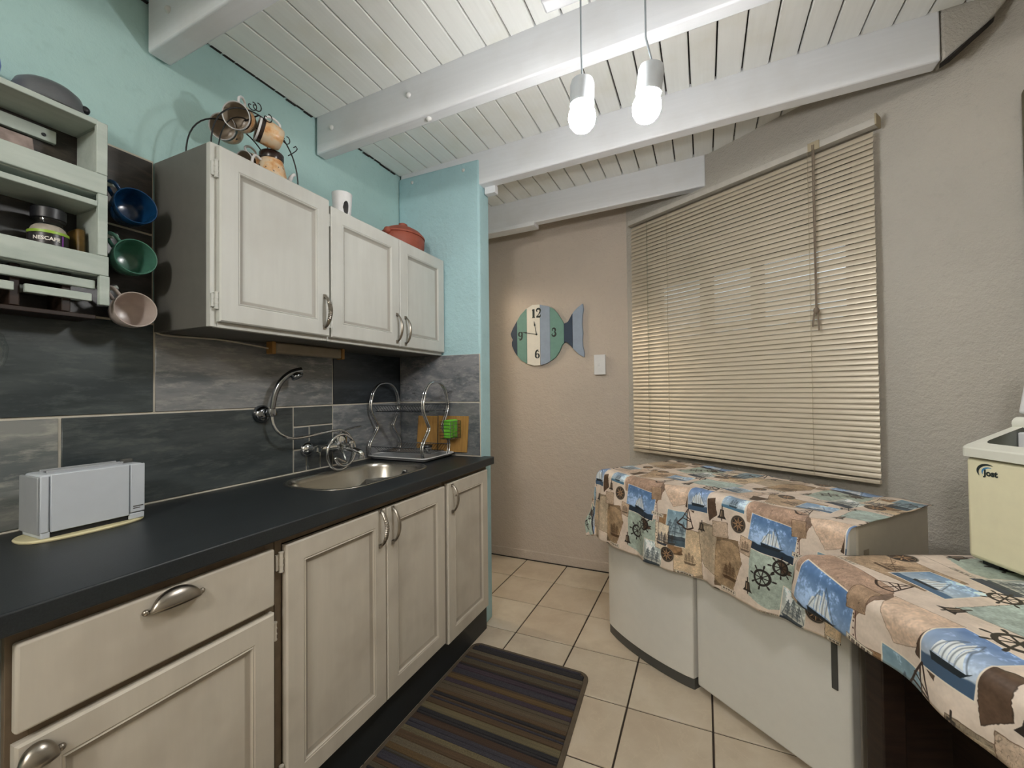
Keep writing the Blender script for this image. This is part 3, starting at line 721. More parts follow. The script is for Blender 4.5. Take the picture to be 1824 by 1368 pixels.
u = ob('upper_tier', mb, M['dark_chrome'], dr, smooth=60)
mb = MB()
for f, z in ((0.06, 0.965), (0.94, 0.965), (0.25, 0.935), (0.75, 0.935)): mb.tube([(0.03, lerp_y(0.035, f), z), (0.35, lerp_y(0.345, f), z)], 0.0026, 6)
for k_ in range(19):
    x = 0.045+k_*0.0163
    mb.tube([(x, lerp_y(x, 0.06), 0.965), (x, lerp_y(x, 0.25), 0.935), (x, lerp_y(x, 0.75), 0.935), (x, lerp_y(x, 0.94), 0.965)], 0.0013, 5)
ob('lower_tier', mb, M['dark_chrome'], dr, smooth=60)
mb = MB()
ya, yb_ = 1.70, 1.974
tr = loopsurf([(rrect(0.012, 0.378, ya, yb_, 0.03), 0.9145), (rrect(0.010, 0.380, ya-0.002, yb_+0.002, 0.03), 0.9185), (rrect(0.017, 0.373, ya+0.006, yb_-0.006, 0.028), 0.9165), (rrect(0.025, 0.365, ya+0.014, yb_-0.014, 0.022), 0.9045)])
ob('drip_tray', tr, M['grey_plastic'], dr, smooth=40)
ob('tray_rim', MB().tube([(x, y, 0.9195) for x, y in rrect(0.010, 0.380, ya-0.002, yb_+0.002, 0.03)], 0.0028, 8, closed=True), M['ceramic'], dr, smooth=60)
mb = MB()
for k_ in range(6):
    z = 1.00+k_*0.018
    mb.tube([(0.352, 1.868, z), (0.418, 1.868, z), (0.418, 1.968, z), (0.352, 1.968, z)], 0.0014, 5)
for y in (1.868, 1.90, 1.935, 1.968): mb.tube([(0.418, y, 0.998), (0.418, y, 1.092)], 0.0016, 5)
mb.tube([(0.352, 1.868, 1.0), (0.352, 1.968, 1.0)], 0.0014, 5)
for x in (0.365, 0.385, 0.403): mb.tube([(x, 1.868, 1.0), (x, 1.968, 1.0)], 0.0014, 5)
ob('side_basket', mb, M['dark_chrome'], dr, smooth=60)
sp = ob('sponge', MB().box(0.366, 0.408, 1.880, 1.958, 1.003, 1.098), M['sponge'], bevel=0.006, segs=3)
tag(sp, 'bright green sponge in the wire side basket of the dish rack', 'sponge')
cb = thing('chopping_board', 'wooden chopping board leaning on the tiles behind the dish rack', 'chopping board', (0.29, 1.978, 0.905))
ob('plank', MB().prism([(0.122, 1.9745, 0.9195), (0.262, 1.9745, 0.9195), (0.262, 1.98, 1.112), (0.134, 1.98, 1.112)], (0, 0.0035, 0)), M['bamboo'], cb, bevel=0.001)
ob('plank', MB().prism([(0.268, 1.9745, 0.9195), (0.452, 1.9745, 0.9195), (0.462, 1.98, 1.114), (0.268, 1.98, 1.114)], (0, 0.0035, 0)), M['bamboo'], cb, bevel=0.001)
sc_ = thing('steel_cup', 'small steel cup with black lid standing in the dish rack', 'cup', (0.315, 1.80, 0.936))
ob('cup_body', MB().lathe([(0.018, 0), (0.024, 0.004), (0.028, 0.022), (0.028, 0.026)], 20, Matrix.Translation((0.315, 1.80, 0.9375))), M['chrome'], sc_, smooth=40)
ob('lid', MB().lathe([(0.03, 0.0), (0.032, 0.004), (0.028, 0.012), (0.01, 0.015)], 20, Matrix.Translation((0.315, 1.80, 0.9637))), M['black'], sc_, smooth=40)

# ------------------------------------------------------------------ toaster
to = thing('toaster', 'long white toaster on its cream base on the worktop', 'toaster', (0.14, 0.555, 0.9))
tx0, tx1, ty0, ty1 = 0.085, 0.185, 0.448, 0.655
ob('body', MB().box(tx0, tx1-0.004, ty0+0.004, ty1, 0.922, 1.058), M['white_gloss'], to, bevel=0.007, segs=3)
ob('front_panel', MB().box(tx1-0.004, tx1+0.001, 0.466, 0.620, 0.920, 1.058), M['white_gloss'], to, bevel=0.002)
ob('front_panel', MB().box(tx1-0.004, tx1+0.001, 0.6225, ty1, 0.926, 1.057), M['white_gloss'], to, bevel=0.002)
ob('front_panel', MB().box(tx1-0.004, tx1+0.001, ty0, 0.463, 0.922, 1.056), M['white_gloss'], to, bevel=0.002)
ob('end_cap', MB().box(tx0-0.004, tx1-0.006, ty0-0.003, ty0+0.004, 0.918, 1.054), M['grey_plastic'], to, bevel=0.002)
ob('bread_slot', MB().box(0.118, 0.148, 0.475, 0.615, 1.0575, 1.0592), M['black'], to)
mb = MB(); mb.box(0.112, 0.118, 0.470, 0.62, 1.0575, 1.064); mb.box(0.148, 0.154, 0.470, 0.62, 1.0575, 1.064)
ob('warming_rail', mb, M['grey_plastic'], to, bevel=0.001)
ob('lever', MB().box(0.128, 0.142, 0.622, 0.648, 1.058, 1.068), M['dark_grey'], to, bevel=0.002)
ob('base', MB().box(tx0+0.006, tx1-0.006, ty0+0.012, ty1-0.012, 0.9075, 0.922), M['black'], to)
for a_, b_ in ((ty0+0.002, ty0+0.018), (ty1-0.035, ty1)): ob('foot', MB().box(tx0, tx1-0.001, a_, b_, 0.9075, 0.923), M['white_gloss'], to, bevel=0.002)
pl_ = []
for a in range(40):
    t = 2*PI*a/40; cx, sy = math.cos(t), math.sin(t)
    pl_.append((0.135+0.068*math.copysign(abs(cx)**0.75, cx), 0.545+0.122*math.copysign(abs(sy)**0.75, sy)))
ob('base_plate', loopsurf([(pl_, 0.9006), ([(0.135+(x-0.135)*1.02, 0.545+(y-0.545)*1.01) for x, y in pl_], 0.904), ([(0.135+(x-0.135)*0.97, 0.545+(y-0.545)*0.985) for x, y in pl_], 0.9073)]), M['ivory'], to, smooth=40)
mb = MB(); mb.box(tx1+0.001, tx1+0.0014, 0.628, 0.651, 0.9405, 0.9435); mb.box(tx1+0.001, tx1+0.0014, 0.628, 0.644, 0.9355, 0.9380)
ob('lettering', mb, M['dark_grey'], to)

# ------------------------------------------------------------------ wall shelf and what it holds
SY, SE = -0.06, 0.592
sh = thing('wall_shelf', 'sage grey slatted wall shelf of two crates with mug pegs', 'shelf', (0.06, 0.27, 1.45))
def sb(name, *a, mat='shelf', bev=0.002): return ob(name, MB().box(*a), M[mat], sh, bevel=bev)
XS = 0.132
for (z0, z1) in ((1.792, 1.978), (1.57, 1.757)):
    sb('side', 0.002, XS-0.012, SE-0.016, SE-0.001, z0, z1); sb('side', 0.002, XS-0.012, SY, SY+0.015, z0, z1)
    sb('base_board', 0.002, XS-0.012, SY+0.015, SE-0.016, z0, z0+0.012)
    sb('top_board', 0.002, XS, SY, SE-0.02, z1, z1+0.015)
for z1 in (1.978, 1.757): sb('corner_block', 0.002, XS-0.0125, SE-0.0198, SE-0.001, z1+0.0002, z1+0.015)
sb('front_lip', XS-0.012, XS, SY, SE, 1.794, 1.848); sb('front_lip', XS-0.012, XS, SY, SE+0.004, 1.572, 1.626)
sb('stile', XS-0.012, XS+0.001, SE-0.024, SE, 1.848, 1.990); sb('stile', XS-0.012, XS+0.0005, SE-0.02, SE+0.001, 1.6265, 1.7935)
sb('stile', XS-0.014, XS+0.0005, SE-0.016, SE+0.006, 1.492, 1.5715)
sb('rail', XS-0.03, XS-0.016, SY, SE-0.018, 1.535, 1.558)
sb('back_rail', 0.002, 0.016, SY, 0.530, 1.932, 1.966); sb('back_rail', 0.002, 0.016, SY, 0.622-0.04, 1.514, 1.536)
sb('rail', XS-0.03, XS-0.018, SY, 0.425, 1.501, 1.522); sb('rail', XS-0.03, XS-0.018, 0.443, 0.568, 1.501, 1.522)
ob('screw', MB().lathe([(0.005, 0), (0.004, 0.003)], 10, Matrix.Translation((0.016, 0.505, 1.946)) @ RX), M['black'], sh)
sb('base_board', 0.003, XS-0.032, SY, SE-0.01, 1.455, 1.467, mat='dark_wood')
for y in (0.43, 0.522): sb('divider', 0.017, XS-0.034, y-0.009, y+0.009, 1.468, 1.569, mat='dark_wood')
for z in (1.842, 1.695, 1.546):
    ob('peg', MB().tube([(0.085, SE-0.002, z), (0.085, SE+0.030, z+0.004), (0.085, SE+0.042, z+0.010)], [0.0055, 0.0055, 0.006], 10), M['shelf'], sh, smooth=50)

def make_mug(name, label, r, h, mat, inner, mtx, group, taper=0.86, band=None):
    """mug in local space: base at z=0, rim at z=h, handle towards +x"""
    t = thing(name, label, 'mug', group=group, mtx=mtx)
    prof = [(r*taper*0.75, 0), (r*taper*0.93, 0.003), (r*taper, 0.012), (r*0.95, h*0.55), (r, h-0.002), (r-0.0012, h), (r-0.003, h-0.001)]
    ob('cup_wall', MB().lathe(prof, 32, cap1=False), mat, t, local=True, smooth=60)
    ob('inside', MB().lathe([(r-0.003, h-0.001), (r*0.95-0.004, h*0.55), (r*taper-0.005, 0.014), (r*0.4, 0.008), (0.002, 0.008)], 32, cap0=False), inner, t, local=True, smooth=60)
    hp_ = spline([(r*0.95, 0, h*0.82), (r+0.018, 0, h*0.85), (r+0.028, 0, h*0.62), (r+0.024, 0, h*0.36), (r*0.92, 0, h*0.2)], 6)
    ob('handle', MB().tube(hp_, 0.0048, 10, flat=1.4), band or mat, t, local=True, smooth=60)
    return t
def mug_m(rim, n, up, h):
    Mx = frame_from(n, up); z = Vector(n).normalized(); c = Vector(rim)-z*h
    return Matrix.Translation(c) @ Mx
nn = (0.86, -0.10, 0.05); upv = (-0.45, -0.55, 0.7)
for z, mat, col, wh in ((1.795, 'blue', 'deep blue', 'topmost of the shelf-side pegs'), (1.647, 'green', 'sea green', 'the middle peg beside the shelf'), (1.494, 'pinkish', 'pale stoneware', 'the lowest peg beside the shelf')):
    make_mug('mug', f'{col} mug hanging open side out from {wh}', 0.051, 0.088, M[mat], M[mat], mug_m((0.125, 0.661, z), nn, upv, 0.088), 'mugs hanging beside the shelf', 0.8)

# things on the shelf
dt = thing('serving_dish', 'dark pewter oval serving dish upside down on top of the shelf', 'dish', (0.068, 0.49, 1.993))
Tm = Matrix.Translation((0.070, 0.497, 1.9935)) @ Matrix.Diagonal((0.78, 0.92, 1.0, 1))
ob('rim', MB().lathe([(0.083, 0.0), (0.085, 0.003), (0.083, 0.008), (0.076, 0.010)], 36, Tm), M['dish'], dt, smooth=40)
ob('dome', MB().lathe([(0.076, 0.0103), (0.074, 0.030), (0.066, 0.048), (0.05, 0.060), (0.02, 0.066)], 36, Tm), M['dish'], dt, smooth=60)
ob('knob', MB().sphere((0.10, 0.556, 2.018), 0.011, 12, 8), M['black'], dt, smooth=60)
bj = thing('blue_jug', 'cobalt blue plastic jug standing at the end of the shelf top', 'jug', (0.07, 0.36, 1.993))
ob('jug_body', MB().lathe([(0.034, 0), (0.04, 0.004), (0.046, 0.05), (0.043, 0.075)], 24, Matrix.Translation((0.07, 0.366, 1.9935))), M['cobalt'], bj, smooth=50)
ob('rim', MB().lathe([(0.0435, 0.0753), (0.044, 0.080), (0.040, 0.083), (0.038, 0.077)], 24, Matrix.Translation((0.07, 0.366, 1.9935))), M['cobalt'], bj, smooth=50)
pk = ob('folded_card', MB().prism([(0.035, 0.30, 1.8045), (0.035, 0.486, 1.8045), (0.02, 0.480, 1.918), (0.02, 0.30, 1.918)], (0.012, 0, 0)), M['pink_print'], bevel=0.002)
tag(pk, 'mottled pinkish board propped inside the upper crate of the shelf', 'board')
cj = thing('coffee_jar', 'glass coffee jar with dark lid and black label in the lower crate', 'jar', (0.066, 0.50, 1.582))
Tj = Matrix.Translation((0.068, 0.498, 1.5825))
ob('glass_body', MB().lathe([(0.030, 0), (0.036, 0.004), (0.038, 0.02), (0.0375, 0.088), (0.033, 0.100), (0.027, 0.106), (0.027, 0.110), (0.031, 0.113), (0.031, 0.118)], 28, Tj), M['glass'], cj, smooth=50)
ob('bright_filler', MB().lathe([(0.028, 0.003), (0.034, 0.006), (0.0355, 0.086), (0.031, 0.098), (0.025, 0.104)], 24, Tj), M['bright_filler'], cj, smooth=50)  # pale filling added to make the glass jar look bright
ob('lid', MB().lathe([(0.030, 0.1185), (0.033, 0.121), (0.033, 0.146), (0.030, 0.149)], 28, Tj), M['black'], cj, smooth=40)
lb = ob('label', MB().lathe([(0.0383, 0.018), (0.0383, 0.078)], 28, Tj, cap0=False, cap1=False), M['label_black'], cj, smooth=60)
ob('label_stripe', MB().lathe([(0.0386, 0.079), (0.0384, 0.086)], 28, Tj, cap0=False, cap1=False), M['label_green'], cj, smooth=60)
mb = MB()
for k_ in range(5):
    a = 0.35+0.02*k_; mb.add([(0.0388*math.cos(a), 0.0388*math.sin(a), 0.018), (0.0388*math.cos(a+0.02), 0.0388*math.sin(a+0.02), 0.018), (0.0388*math.cos(a+0.02), 0.0388*math.sin(a+0.02), 0.078), (0.0388*math.cos(a), 0.0388*math.sin(a), 0.078)], [(0, 1, 2, 3)], Tj)
ob('label_edge', mb, M['purple'], lb)

def text_mb(txt, size, bold=0.0):
    cu = bpy.data.curves.new('tmp_text', 'FONT'); cu.body = txt; cu.size = size; cu.align_x = 'CENTER'; cu.align_y = 'CENTER'; cu.offset = bold; cu.resolution_u = 3
    to_ = bpy.data.objects.new('tmp_text', cu); COL.objects.link(to_)
    dg = bpy.context.evaluated_depsgraph_get(); me = bpy.data.meshes.new_from_object(to_.evaluated_get(dg))
    mb = MB(); mb.v = [tuple(v.co) for v in me.vertices]; mb.f = [tuple(p.vertices) for p in me.polygons]
    bpy.data.objects.remove(to_); bpy.data.curves.remove(cu); bpy.data.meshes.remove(me); return mb
tm = text_mb('NESCAFE', 0.0125, 0.0004)
CA = -0.42      # the label faces the room
vs = []
for x, y, z in tm.v:
    a = CA+x/0.0388; vs.append(tuple(Tj @ Vector((0.0389*math.cos(a), 0.0389*math.sin(a), 0.064+y))))
tm.v = vs
ob('lettering', tm, M['label_white'], lb, merge=False)
wbt = thing('white_bottle', 'white plastic bottle left of the coffee jar in the lower crate', 'bottle', (0.07, 0.382, 1.582))
ob('bottle_body', MB().lathe([(0.024, 0), (0.028, 0.004), (0.028, 0.09), (0.018, 0.108), (0.012, 0.112)], 24, Matrix.Translation((0.075, 0.375, 1.5825))), M['ceramic'], wbt, smooth=45)
ob('cap', MB().lathe([(0.014, 0.1123), (0.014, 0.136), (0.012, 0.139)], 18, Matrix.Translation((0.075, 0.375, 1.5825))), M['ceramic'], wbt, smooth=45)
pkt = ob('coffee_packet', MB().prism([(0.02, 0.548, 1.5825), (0.085, 0.548, 1.5825), (0.08, 0.548, 1.70), (0.025, 0.548, 1.70)], (0, 0.02, 0)), M['packet'], bevel=0.006)
tag(pkt, 'brown foil packet right of the coffee jar in the lower crate', 'packet')
wg = thing('wine_glass', 'clear wine glass hanging upside down under the shelf', 'glass', (0.06, 0.40, 1.33))
Tg = Matrix.Translation((0.062, 0.395, 1.32))
ob('bowl', MB().lathe([(0.028, 0.0), (0.034, 0.02), (0.036, 0.045), (0.028, 0.075), (0.012, 0.09), (0.005, 0.096)], 24, Tg, cap0=False), M['glass'], wg, smooth=60)
ob('stem', MB().lathe([(0.0045, 0.0965), (0.004, 0.125), (0.004, 0.134), (0.03, 0.1372), (0.03, 0.1385)], 20, Tg), M['glass'], wg, smooth=50)

# ------------------------------------------------------------------ on top of the wall cabinets
st = thing('mug_stand', 'black wire mug stand arching over the painted cups on the cabinet', 'mug stand', (0.17, 0.95, 1.998))
def arch(x, y0, y1, h, z0=2.0):
    yc = (y0+y1)/2; w = (y1-y0)/2
    return [(x, yc-w*math.cos(PI*i/24), z0+0.004+h*math.sin(PI*i/24)**0.8) for i in range(25)]
mb = MB().tube(arch(0.235, 0.800, 1.112, 0.20), 0.0024, 8).tube(arch(0.105, 0.800, 1.112, 0.20), 0.0024, 8)
mb.tube([(0.105, 0.800, 2.003), (0.235, 0.800, 2.003)], 0.0024, 8).tube([(0.105, 1.112, 2.003), (0.235, 1.112, 2.003)], 0.0024, 8)
mb.tube([(0.235, 0.800, 2.003), (0.235, 1.112, 2.003)], 0.002, 8).tube([(0.105, 0.800, 2.003), (0.105, 1.112, 2.003)], 0.002, 8)
mb.tube([(0.105, 0.956, 2.203), (0.235, 0.956, 2.203)], 0.0024, 8)
for x in (0.15, 0.19): mb.tube([(x, 0.80, 2.003), (x, 1.112, 2.003)], 0.0016, 6)
mb.tube(arch(0.17, 0.86, 1.06, 0.203), 0.002, 6)
ob('wire_frame', mb, M['black_wire'], st, smooth=60)
mb = MB()
def curl(c, r, sx=1): return [(c[0]+sx*0.02*(i/14), c[1]+r*math.cos(2.2*PI*i/14+PI/2), c[2]+r*math.sin(2.2*PI*i/14+PI/2)) for i in range(15)]
for c in ((0.235, 0.928, 2.213), (0.235, 0.985, 2.205), (0.235, 1.055, 2.165), (0.105, 0.93, 2.213), (0.235, 0.945, 2.220)): mb.tube(curl(c, 0.011), 0.0018, 6)
for k_ in range(8): mb.tube(curl((0.2352, 0.99+0.013*k_, 2.012), 0.006, 0.1), 0.0012, 5)
mb.tube([(0.235, 1.07, 2.12), (0.238, 1.085, 2.135), (0.24, 1.098, 2.15), (0.24, 1.105, 2.162), (0.24, 1.098, 2.168), (0.238, 1.09, 2.16)], 0.002, 6)
ob('hook', mb, M['black_wire'], st, smooth=60)

def painted_mug(label, rim, n, up, r=0.038, h=0.072):
    t = thing('painted_mug', label, 'mug', group='painted mugs on the wire stand', mtx=mug_m(rim, n, up, h))
    ob('cup_wall', MB().lathe([(r*0.66, 0), (r*0.82, 0.003), (r*0.95, 0.02), (r*1.0, h*0.5), (r*0.97, h*0.78)], 28, cap1=False), M['mug'], t, local=True, smooth=60)
    ob('rim_band', MB().lathe([(r*0.985, h*0.775), (r*0.99, h*0.93), (r*1.0, h*0.93)], 28, cap0=False, cap1=False), M['mug_dark'], t, local=True, smooth=60)
    ob('rim', MB().lathe([(r*1.0, h*0.92), (r*1.02, h*0.97), (r*0.98, h), (r*0.93, h*0.96)], 28, cap0=False, cap1=False), M['ceramic'], t, local=True, smooth=60)
    ob('inside', MB().lathe([(r*0.935, h*0.965), (r*0.9, h*0.5), (r*0.84, 0.02), (r*0.5, 0.007), (0.002, 0.006)], 28, cap0=False), M['mug_white'], t, local=True, smooth=60)
    ob('handle', MB().tube(spline([(r*0.95, 0, h*0.75), (r+0.014, 0, h*0.78), (r+0.022, 0, h*0.5), (r+0.012, 0, h*0.22), (r*0.92, 0, h*0.2)], 5), 0.0042, 8), M['ceramic'], t, local=True, smooth=60)
    return t
painted_mug('ochre painted mug on the wire stand with its open mouth facing the room', (0.205, 0.896, 2.176), (0.50, -0.78, -0.32), (0, 0.3, 1), 0.043, 0.082)
painted_mug('ochre painted mug with a dark band seen side on, mid-stand', (0.198, 0.975, 2.180), (-0.38, -0.90, 0.20), (0.1, 0.3, 1), 0.043, 0.082)
painted_mug('ochre painted mug half hidden on the wall side of the wire stand', (0.118, 0.905, 2.168), (0.50, -0.80, -0.25), (0, 0.3, 1), 0.043, 0.082)
painted_mug('shaded ochre painted mug lying below the hanging ones on the stand', (0.110, 0.985, 2.085), (0.15, -0.95, -0.2), (0, 0.3, 1), 0.040, 0.078)
mp_ = thing('milk_pot', 'ochre painted milk pot with dark rim and spout on the mug stand', 'pot', (0.168, 1.055, 2.004))
Tp = Matrix.Translation((0.170, 1.052, 2.0055)) @ Matrix.Scale(1.12, 4)
ob('pot_wall', MB().lathe([(0.036, 0), (0.044, 0.004), (0.047, 0.03), (0.040, 0.065), (0.034, 0.088)], 28, Tp), M['mug'], mp_, smooth=60)
ob('rim_band', MB().lathe([(0.0345, 0.0883), (0.0365, 0.094), (0.0365, 0.110), (0.033, 0.114), (0.030, 0.108)], 28, Tp), M['mug_dark'], mp_, smooth=50)
ob('handle', MB().tube(spline([(0.170, 1.010, 2.092), (0.175, 0.985, 2.094), (0.178, 0.972, 2.066), (0.175, 0.982, 2.038), (0.170, 1.003, 2.030)], 5), 0.0045, 8), M['ceramic'], mp_, smooth=60)
ob('spout', MB().tube(spline([(0.175, 1.098, 2.035), (0.178, 1.116, 2.055), (0.182, 1.128, 2.082), (0.184, 1.138, 2.092)], 5), [0.011]*5+[0.008]*5+[0.006]*6, 10), M['ceramic'], mp_, smooth=60)

bu = thing('wax_burner', 'small white ceramic wax burner with a side opening on the cabinets', 'burner', (0.2, 1.365, 1.976))
Tb = Matrix.Translation((0.20, 1.360, 1.9765)) @ Matrix.Rotation(-0.55, 4, 'Z')
nb = 96
rows = [(0.034+0.008*i/48, 0.128*i/48) for i in range(49)]
def hole(i, k_):
    a = ((k_+0.5)/nb*2*PI+PI) % (2*PI)-PI; return ((a-0.25)/0.36)**2+((i-22)/11.0)**2 < 1
bo_ = ob('burner_wall', MB().lathe(rows, nb, Tb, cap0=True, cap1=False, skip=hole), M['ceramic'], bu, smooth=50)
so = bo_.modifiers.new('solid', 'SOLIDIFY'); so.thickness = 0.005; so.offset = -1
ob('wax_dish', MB().lathe([(0.0365, 0.112), (0.026, 0.104), (0.004, 0.102)], 24, Tb, cap0=False), M['ceramic'], bu, smooth=60)

tp = thing('terracotta_pot', 'lidded terracotta casserole pot on top of the wall cabinets', 'pot', (0.16, 1.83, 1.976))
Tt = Matrix.Translation((0.160, 1.822, 1.9765)) @ Matrix.Diagonal((0.85, 1.08, 1, 1))
ob('pot_body', MB().lathe([(0.085, 0), (0.10, 0.006), (0.118, 0.045), (0.120, 0.085), (0.116, 0.092)], 36, Tt), M['terracotta'], tp, smooth=50)
ob('lid', MB().lathe([(0.122, 0.0925), (0.122, 0.100), (0.100, 0.122), (0.06, 0.142), (0.022, 0.150), (0.020, 0.156), (0.024, 0.166), (0.012, 0.172)], 36, Tt), M['terracotta'], tp, smooth=40)
for sgn in (-1, 1): ob('handle', MB().sphere((0.165, 1.822+sgn*0.131, 2.068), 0.019, 14, 10), M['terracotta'], tp, smooth=60)

# ------------------------------------------------------------------ fish clock and light switch
OUT = [(0.296, 1.675), (0.301, 1.655), (0.313, 1.630), (0.305, 1.611), (0.306, 1.584), (0.325, 1.541), (0.347, 1.509), (0.38, 1.473), (0.432, 1.444), (0.483, 1.43), (0.54, 1.433), (0.583, 1.446), (0.615, 1.464), (0.647, 1.486), (0.675, 1.524), (0.696, 1.57), (0.714, 1.588), (0.727, 1.591), (0.744, 1.58), (0.781, 1.536), (0.823, 1.495), (0.855, 1.478), (0.857, 1.509), (0.847, 1.555), (0.845, 1.601), (0.849, 1.652), (0.843, 1.711), (0.847, 1.769), (0.855, 1.813), (0.85, 1.853), (0.815, 1.83), (0.788, 1.806), (0.77, 1.782), (0.743, 1.735), (0.729, 1.726), (0.711, 1.722), (0.695, 1.751), (0.665, 1.8), (0.637, 1.833), (0.599, 1.856), (0.524, 1.876), (0.474, 1.878), (0.422, 1.852), (0.377, 1.811), (0.342, 1.758), (0.315, 1.715)]
def clip(poly, c, keep_gt):
    out = []; n = len(poly)
    for i in range(n):
        a, b = poly[i], poly[(i+1) % n]; ia = (a[0] > c) == keep_gt; ib = (b[0] > c) == keep_gt
        if ia: out.append(a)
        if ia != ib: t = (c-a[0])/(b[0]-a[0]); out.append((c, a[1]+t*(b[1]-a[1])))
    return out
fc = thing('fish_clock', 'striped wooden fish wall clock on the beige back wall', 'clock', (0.5, YF, 1.66))
cuts = [0.2, 0.348, 0.427, 0.531, 0.608, 0.712, 0.775, 0.95]
for i, mt in enumerate(['navy', 'sea_green', 'clock_white', 'blue_grey', 'sea_green', 'navy', 'blue_grey']):
    P = clip(clip(OUT, cuts[i]+0.0006, True), cuts[i+1]-0.0006, False)
    ob('plank', MB().prism([(x, YF-0.024, z) for x, z in P], (0, 0.022, 0)), M[mt], fc, bevel=0.0012, segs=1)
def stroke(paths, y=YF-0.0252):
    """flat numerals: polylines with a width at each point (x, z, w)"""
    mb = MB()
    for P in paths:
        q = []; n = len(P)
        for i in range(n):
            a = Vector(P[max(0, i-1)][:2]); b = Vector(P[min(n-1, i+1)][:2]); d_ = (b-a).normalized(); nrm = Vector((-d_.y, d_.x)); c = Vector(P[i][:2]); w = P[i][2]*0.66
            q.append((c+nrm*w, c-nrm*w))
        for i in range(n-1):
            quad = [q[i][0], q[i][1], q[i+1][1], q[i+1][0]]
            mb.prism([(v.x, y, v.y) for v in quad], (0, 0.0012, 0))
    return mb
def arcp(cx, cz, rx, rz, a0, a1, w0, w1, n=14):
    out = []
    for i in range(n+1):
        t = i/n; a = math.radians(a0+(a1-a0)*t); w = w0+(w1-w0)*math.sin(PI*t)
        out.append((cx+rx*math.cos(a), cz+rz*math.sin(a), w))
    return out
def num_1(x, z, h): return [[(x, z-h*0.47, h*0.19), (x, z+h*0.47, h*0.19)], [(x-h*0.16, z+h*0.30, h*0.05), (x-h*0.02, z+h*0.44, h*0.12)], [(x-h*0.17, z-h*0.47, h*0.07), (x+h*0.17, z-h*0.47, h*0.07)]]
def num_2(x, z, h): return [arcp(x, z+h*0.24, h*0.22, h*0.23, 190, -30, h*0.08, h*0.17), [(x+h*0.20, z+h*0.12, h*0.13), (x+h*0.02, z-h*0.16, h*0.06), (x-h*0.23, z-h*0.42, h*0.06)], [(x-h*0.24, z-h*0.40, h*0.16), (x+h*0.2, z-h*0.42, h*0.17)], [(x+h*0.2, z-h*0.44, h*0.1), (x+h*0.24, z-h*0.2, h*0.05)], [(x-h*0.2, z+h*0.16, h*0.14), (x-h*0.15, z+h*0.22, h*0.14)]]
def num_3(x, z, h): return [arcp(x-h*0.02, z+h*0.24, h*0.2, h*0.23, 165, -80, h*0.07, h*0.16), arcp(x-h*0.02, z-h*0.22, h*0.24, h*0.25, 80, -165, h*0.07, h*0.18), [(x-h*0.22, z+h*0.2, h*0.14), (x-h*0.16, z+h*0.27, h*0.14)], [(x-h*0.26, z-h*0.2, h*0.15), (x-h*0.19, z-h*0.27, h*0.15)]]
def num_6(x, z, h): return [arcp(x, z-h*0.2, h*0.22, h*0.26, 90, 270, h*0.06, h*0.17), arcp(x, z-h*0.2, h*0.22, h*0.26, 90, -90, h*0.06, h*0.17), arcp(x+h*0.05, z-h*0.02, h*0.28, h*0.50, 185, 75, h*0.14, h*0.16), [(x+h*0.14, z+h*0.32, h*0.13), (x+h*0.2, z+h*0.36, h*0.13)]]
def rot180(P, x, z): return [[(2*x-a, 2*z-b, w) for a, b, w in s] for s in P]
hgt = 0.066
ob('numeral', stroke(num_1(0.482, 1.814, hgt)+num_2(0.520, 1.814, hgt)), M['ink'], fc)
ob('numeral', stroke(num_3(0.637, 1.666, 0.060)), M['ink'], fc)
ob('numeral', stroke(num_6(0.508, 1.513, 0.058)), M['ink'], fc)
ob('numeral', stroke(rot180(num_6(0.376, 1.655, 0.060), 0.376, 1.655)), M['ink'], fc)
HB = (0.504, 1.658)
def hand(tip, w, y): 
    a = Vector(HB); b = Vector(tip); d_ = (b-a)
    return stroke([[(*(a-d_*0.06), w), (*(a+d_*0.62), w*0.7), (*(a+d_*0.68), w*2.6), (*(a+d_*0.78), w*1.5), (*(a+d_*1.0), w*0.3)]], y)
ob('hour_hand', hand((0.486, 1.756), 0.0040, YF-0.0285), M['ink'], fc)
ob('minute_hand', hand((0.388, 1.682), 0.0036, YF-0.0300), M['ink'], fc)
ob('hub', MB().lathe([(0.0065, 0), (0.0065, 0.006), (0.004, 0.008)], 16, Matrix.Translation((HB[0], YF-0.0242, HB[1])) @ Matrix.Rotation(PI/2, 4, 'X')), M['ink'], fc, smooth=40)
sw = thing('light_switch', 'white single light switch on the back wall right of the clock', 'switch', (0.962, YF, 1.42))
ob('switch_box', MB().box(0.925, 1.003, YF-0.026, YF-0.001, 1.352, 1.490), M['ceramic'], sw, bevel=0.003)
ob('rocker', MB().box(0.950, 0.964, YF-0.030, YF-0.0262, 1.412, 1.432), M['ceramic'], sw, bevel=0.002)

# ------------------------------------------------------------------ venetian blind
BD = 0.052
bl = thing('venetian_blind', 'cream metal venetian blind closed over the window', 'blind', tuple(wp(0.7, BD, 2.33)))
S0, S1, ZB0, ZB1 = 0.085, 1.338, 0.858, 2.315
NS = 61; pitch = (ZB1-0.02-ZB0-0.012)/NS
Lb = S1-S0; ang = math.radians(66.5)
vs = []; fs = []; nc = 7
prof = []
for i in range(nc):
    t = i/(nc-1)-0.5; a = t*0.0268; b = 0.0030*(1-(2*t)**2)
    prof.append((a, b))
for e in (0, Lb):
    for a, b in prof:
        # a runs across the slat: the room edge is low, the outer edge high; b crowns the slat towards the room
        y = -a*math.cos(ang)+b*math.sin(ang); z = a*math.sin(ang)+b*math.cos(ang)
        vs.append((e, y, z))
for i in range(nc-1): fs.append((i, i+1, nc+i+1, nc+i))
def slat_world(v, z0): return W0+WD*(S0+v[0])-WN*(BD+v[1])+Vector((0, 0, z0+v[2]))
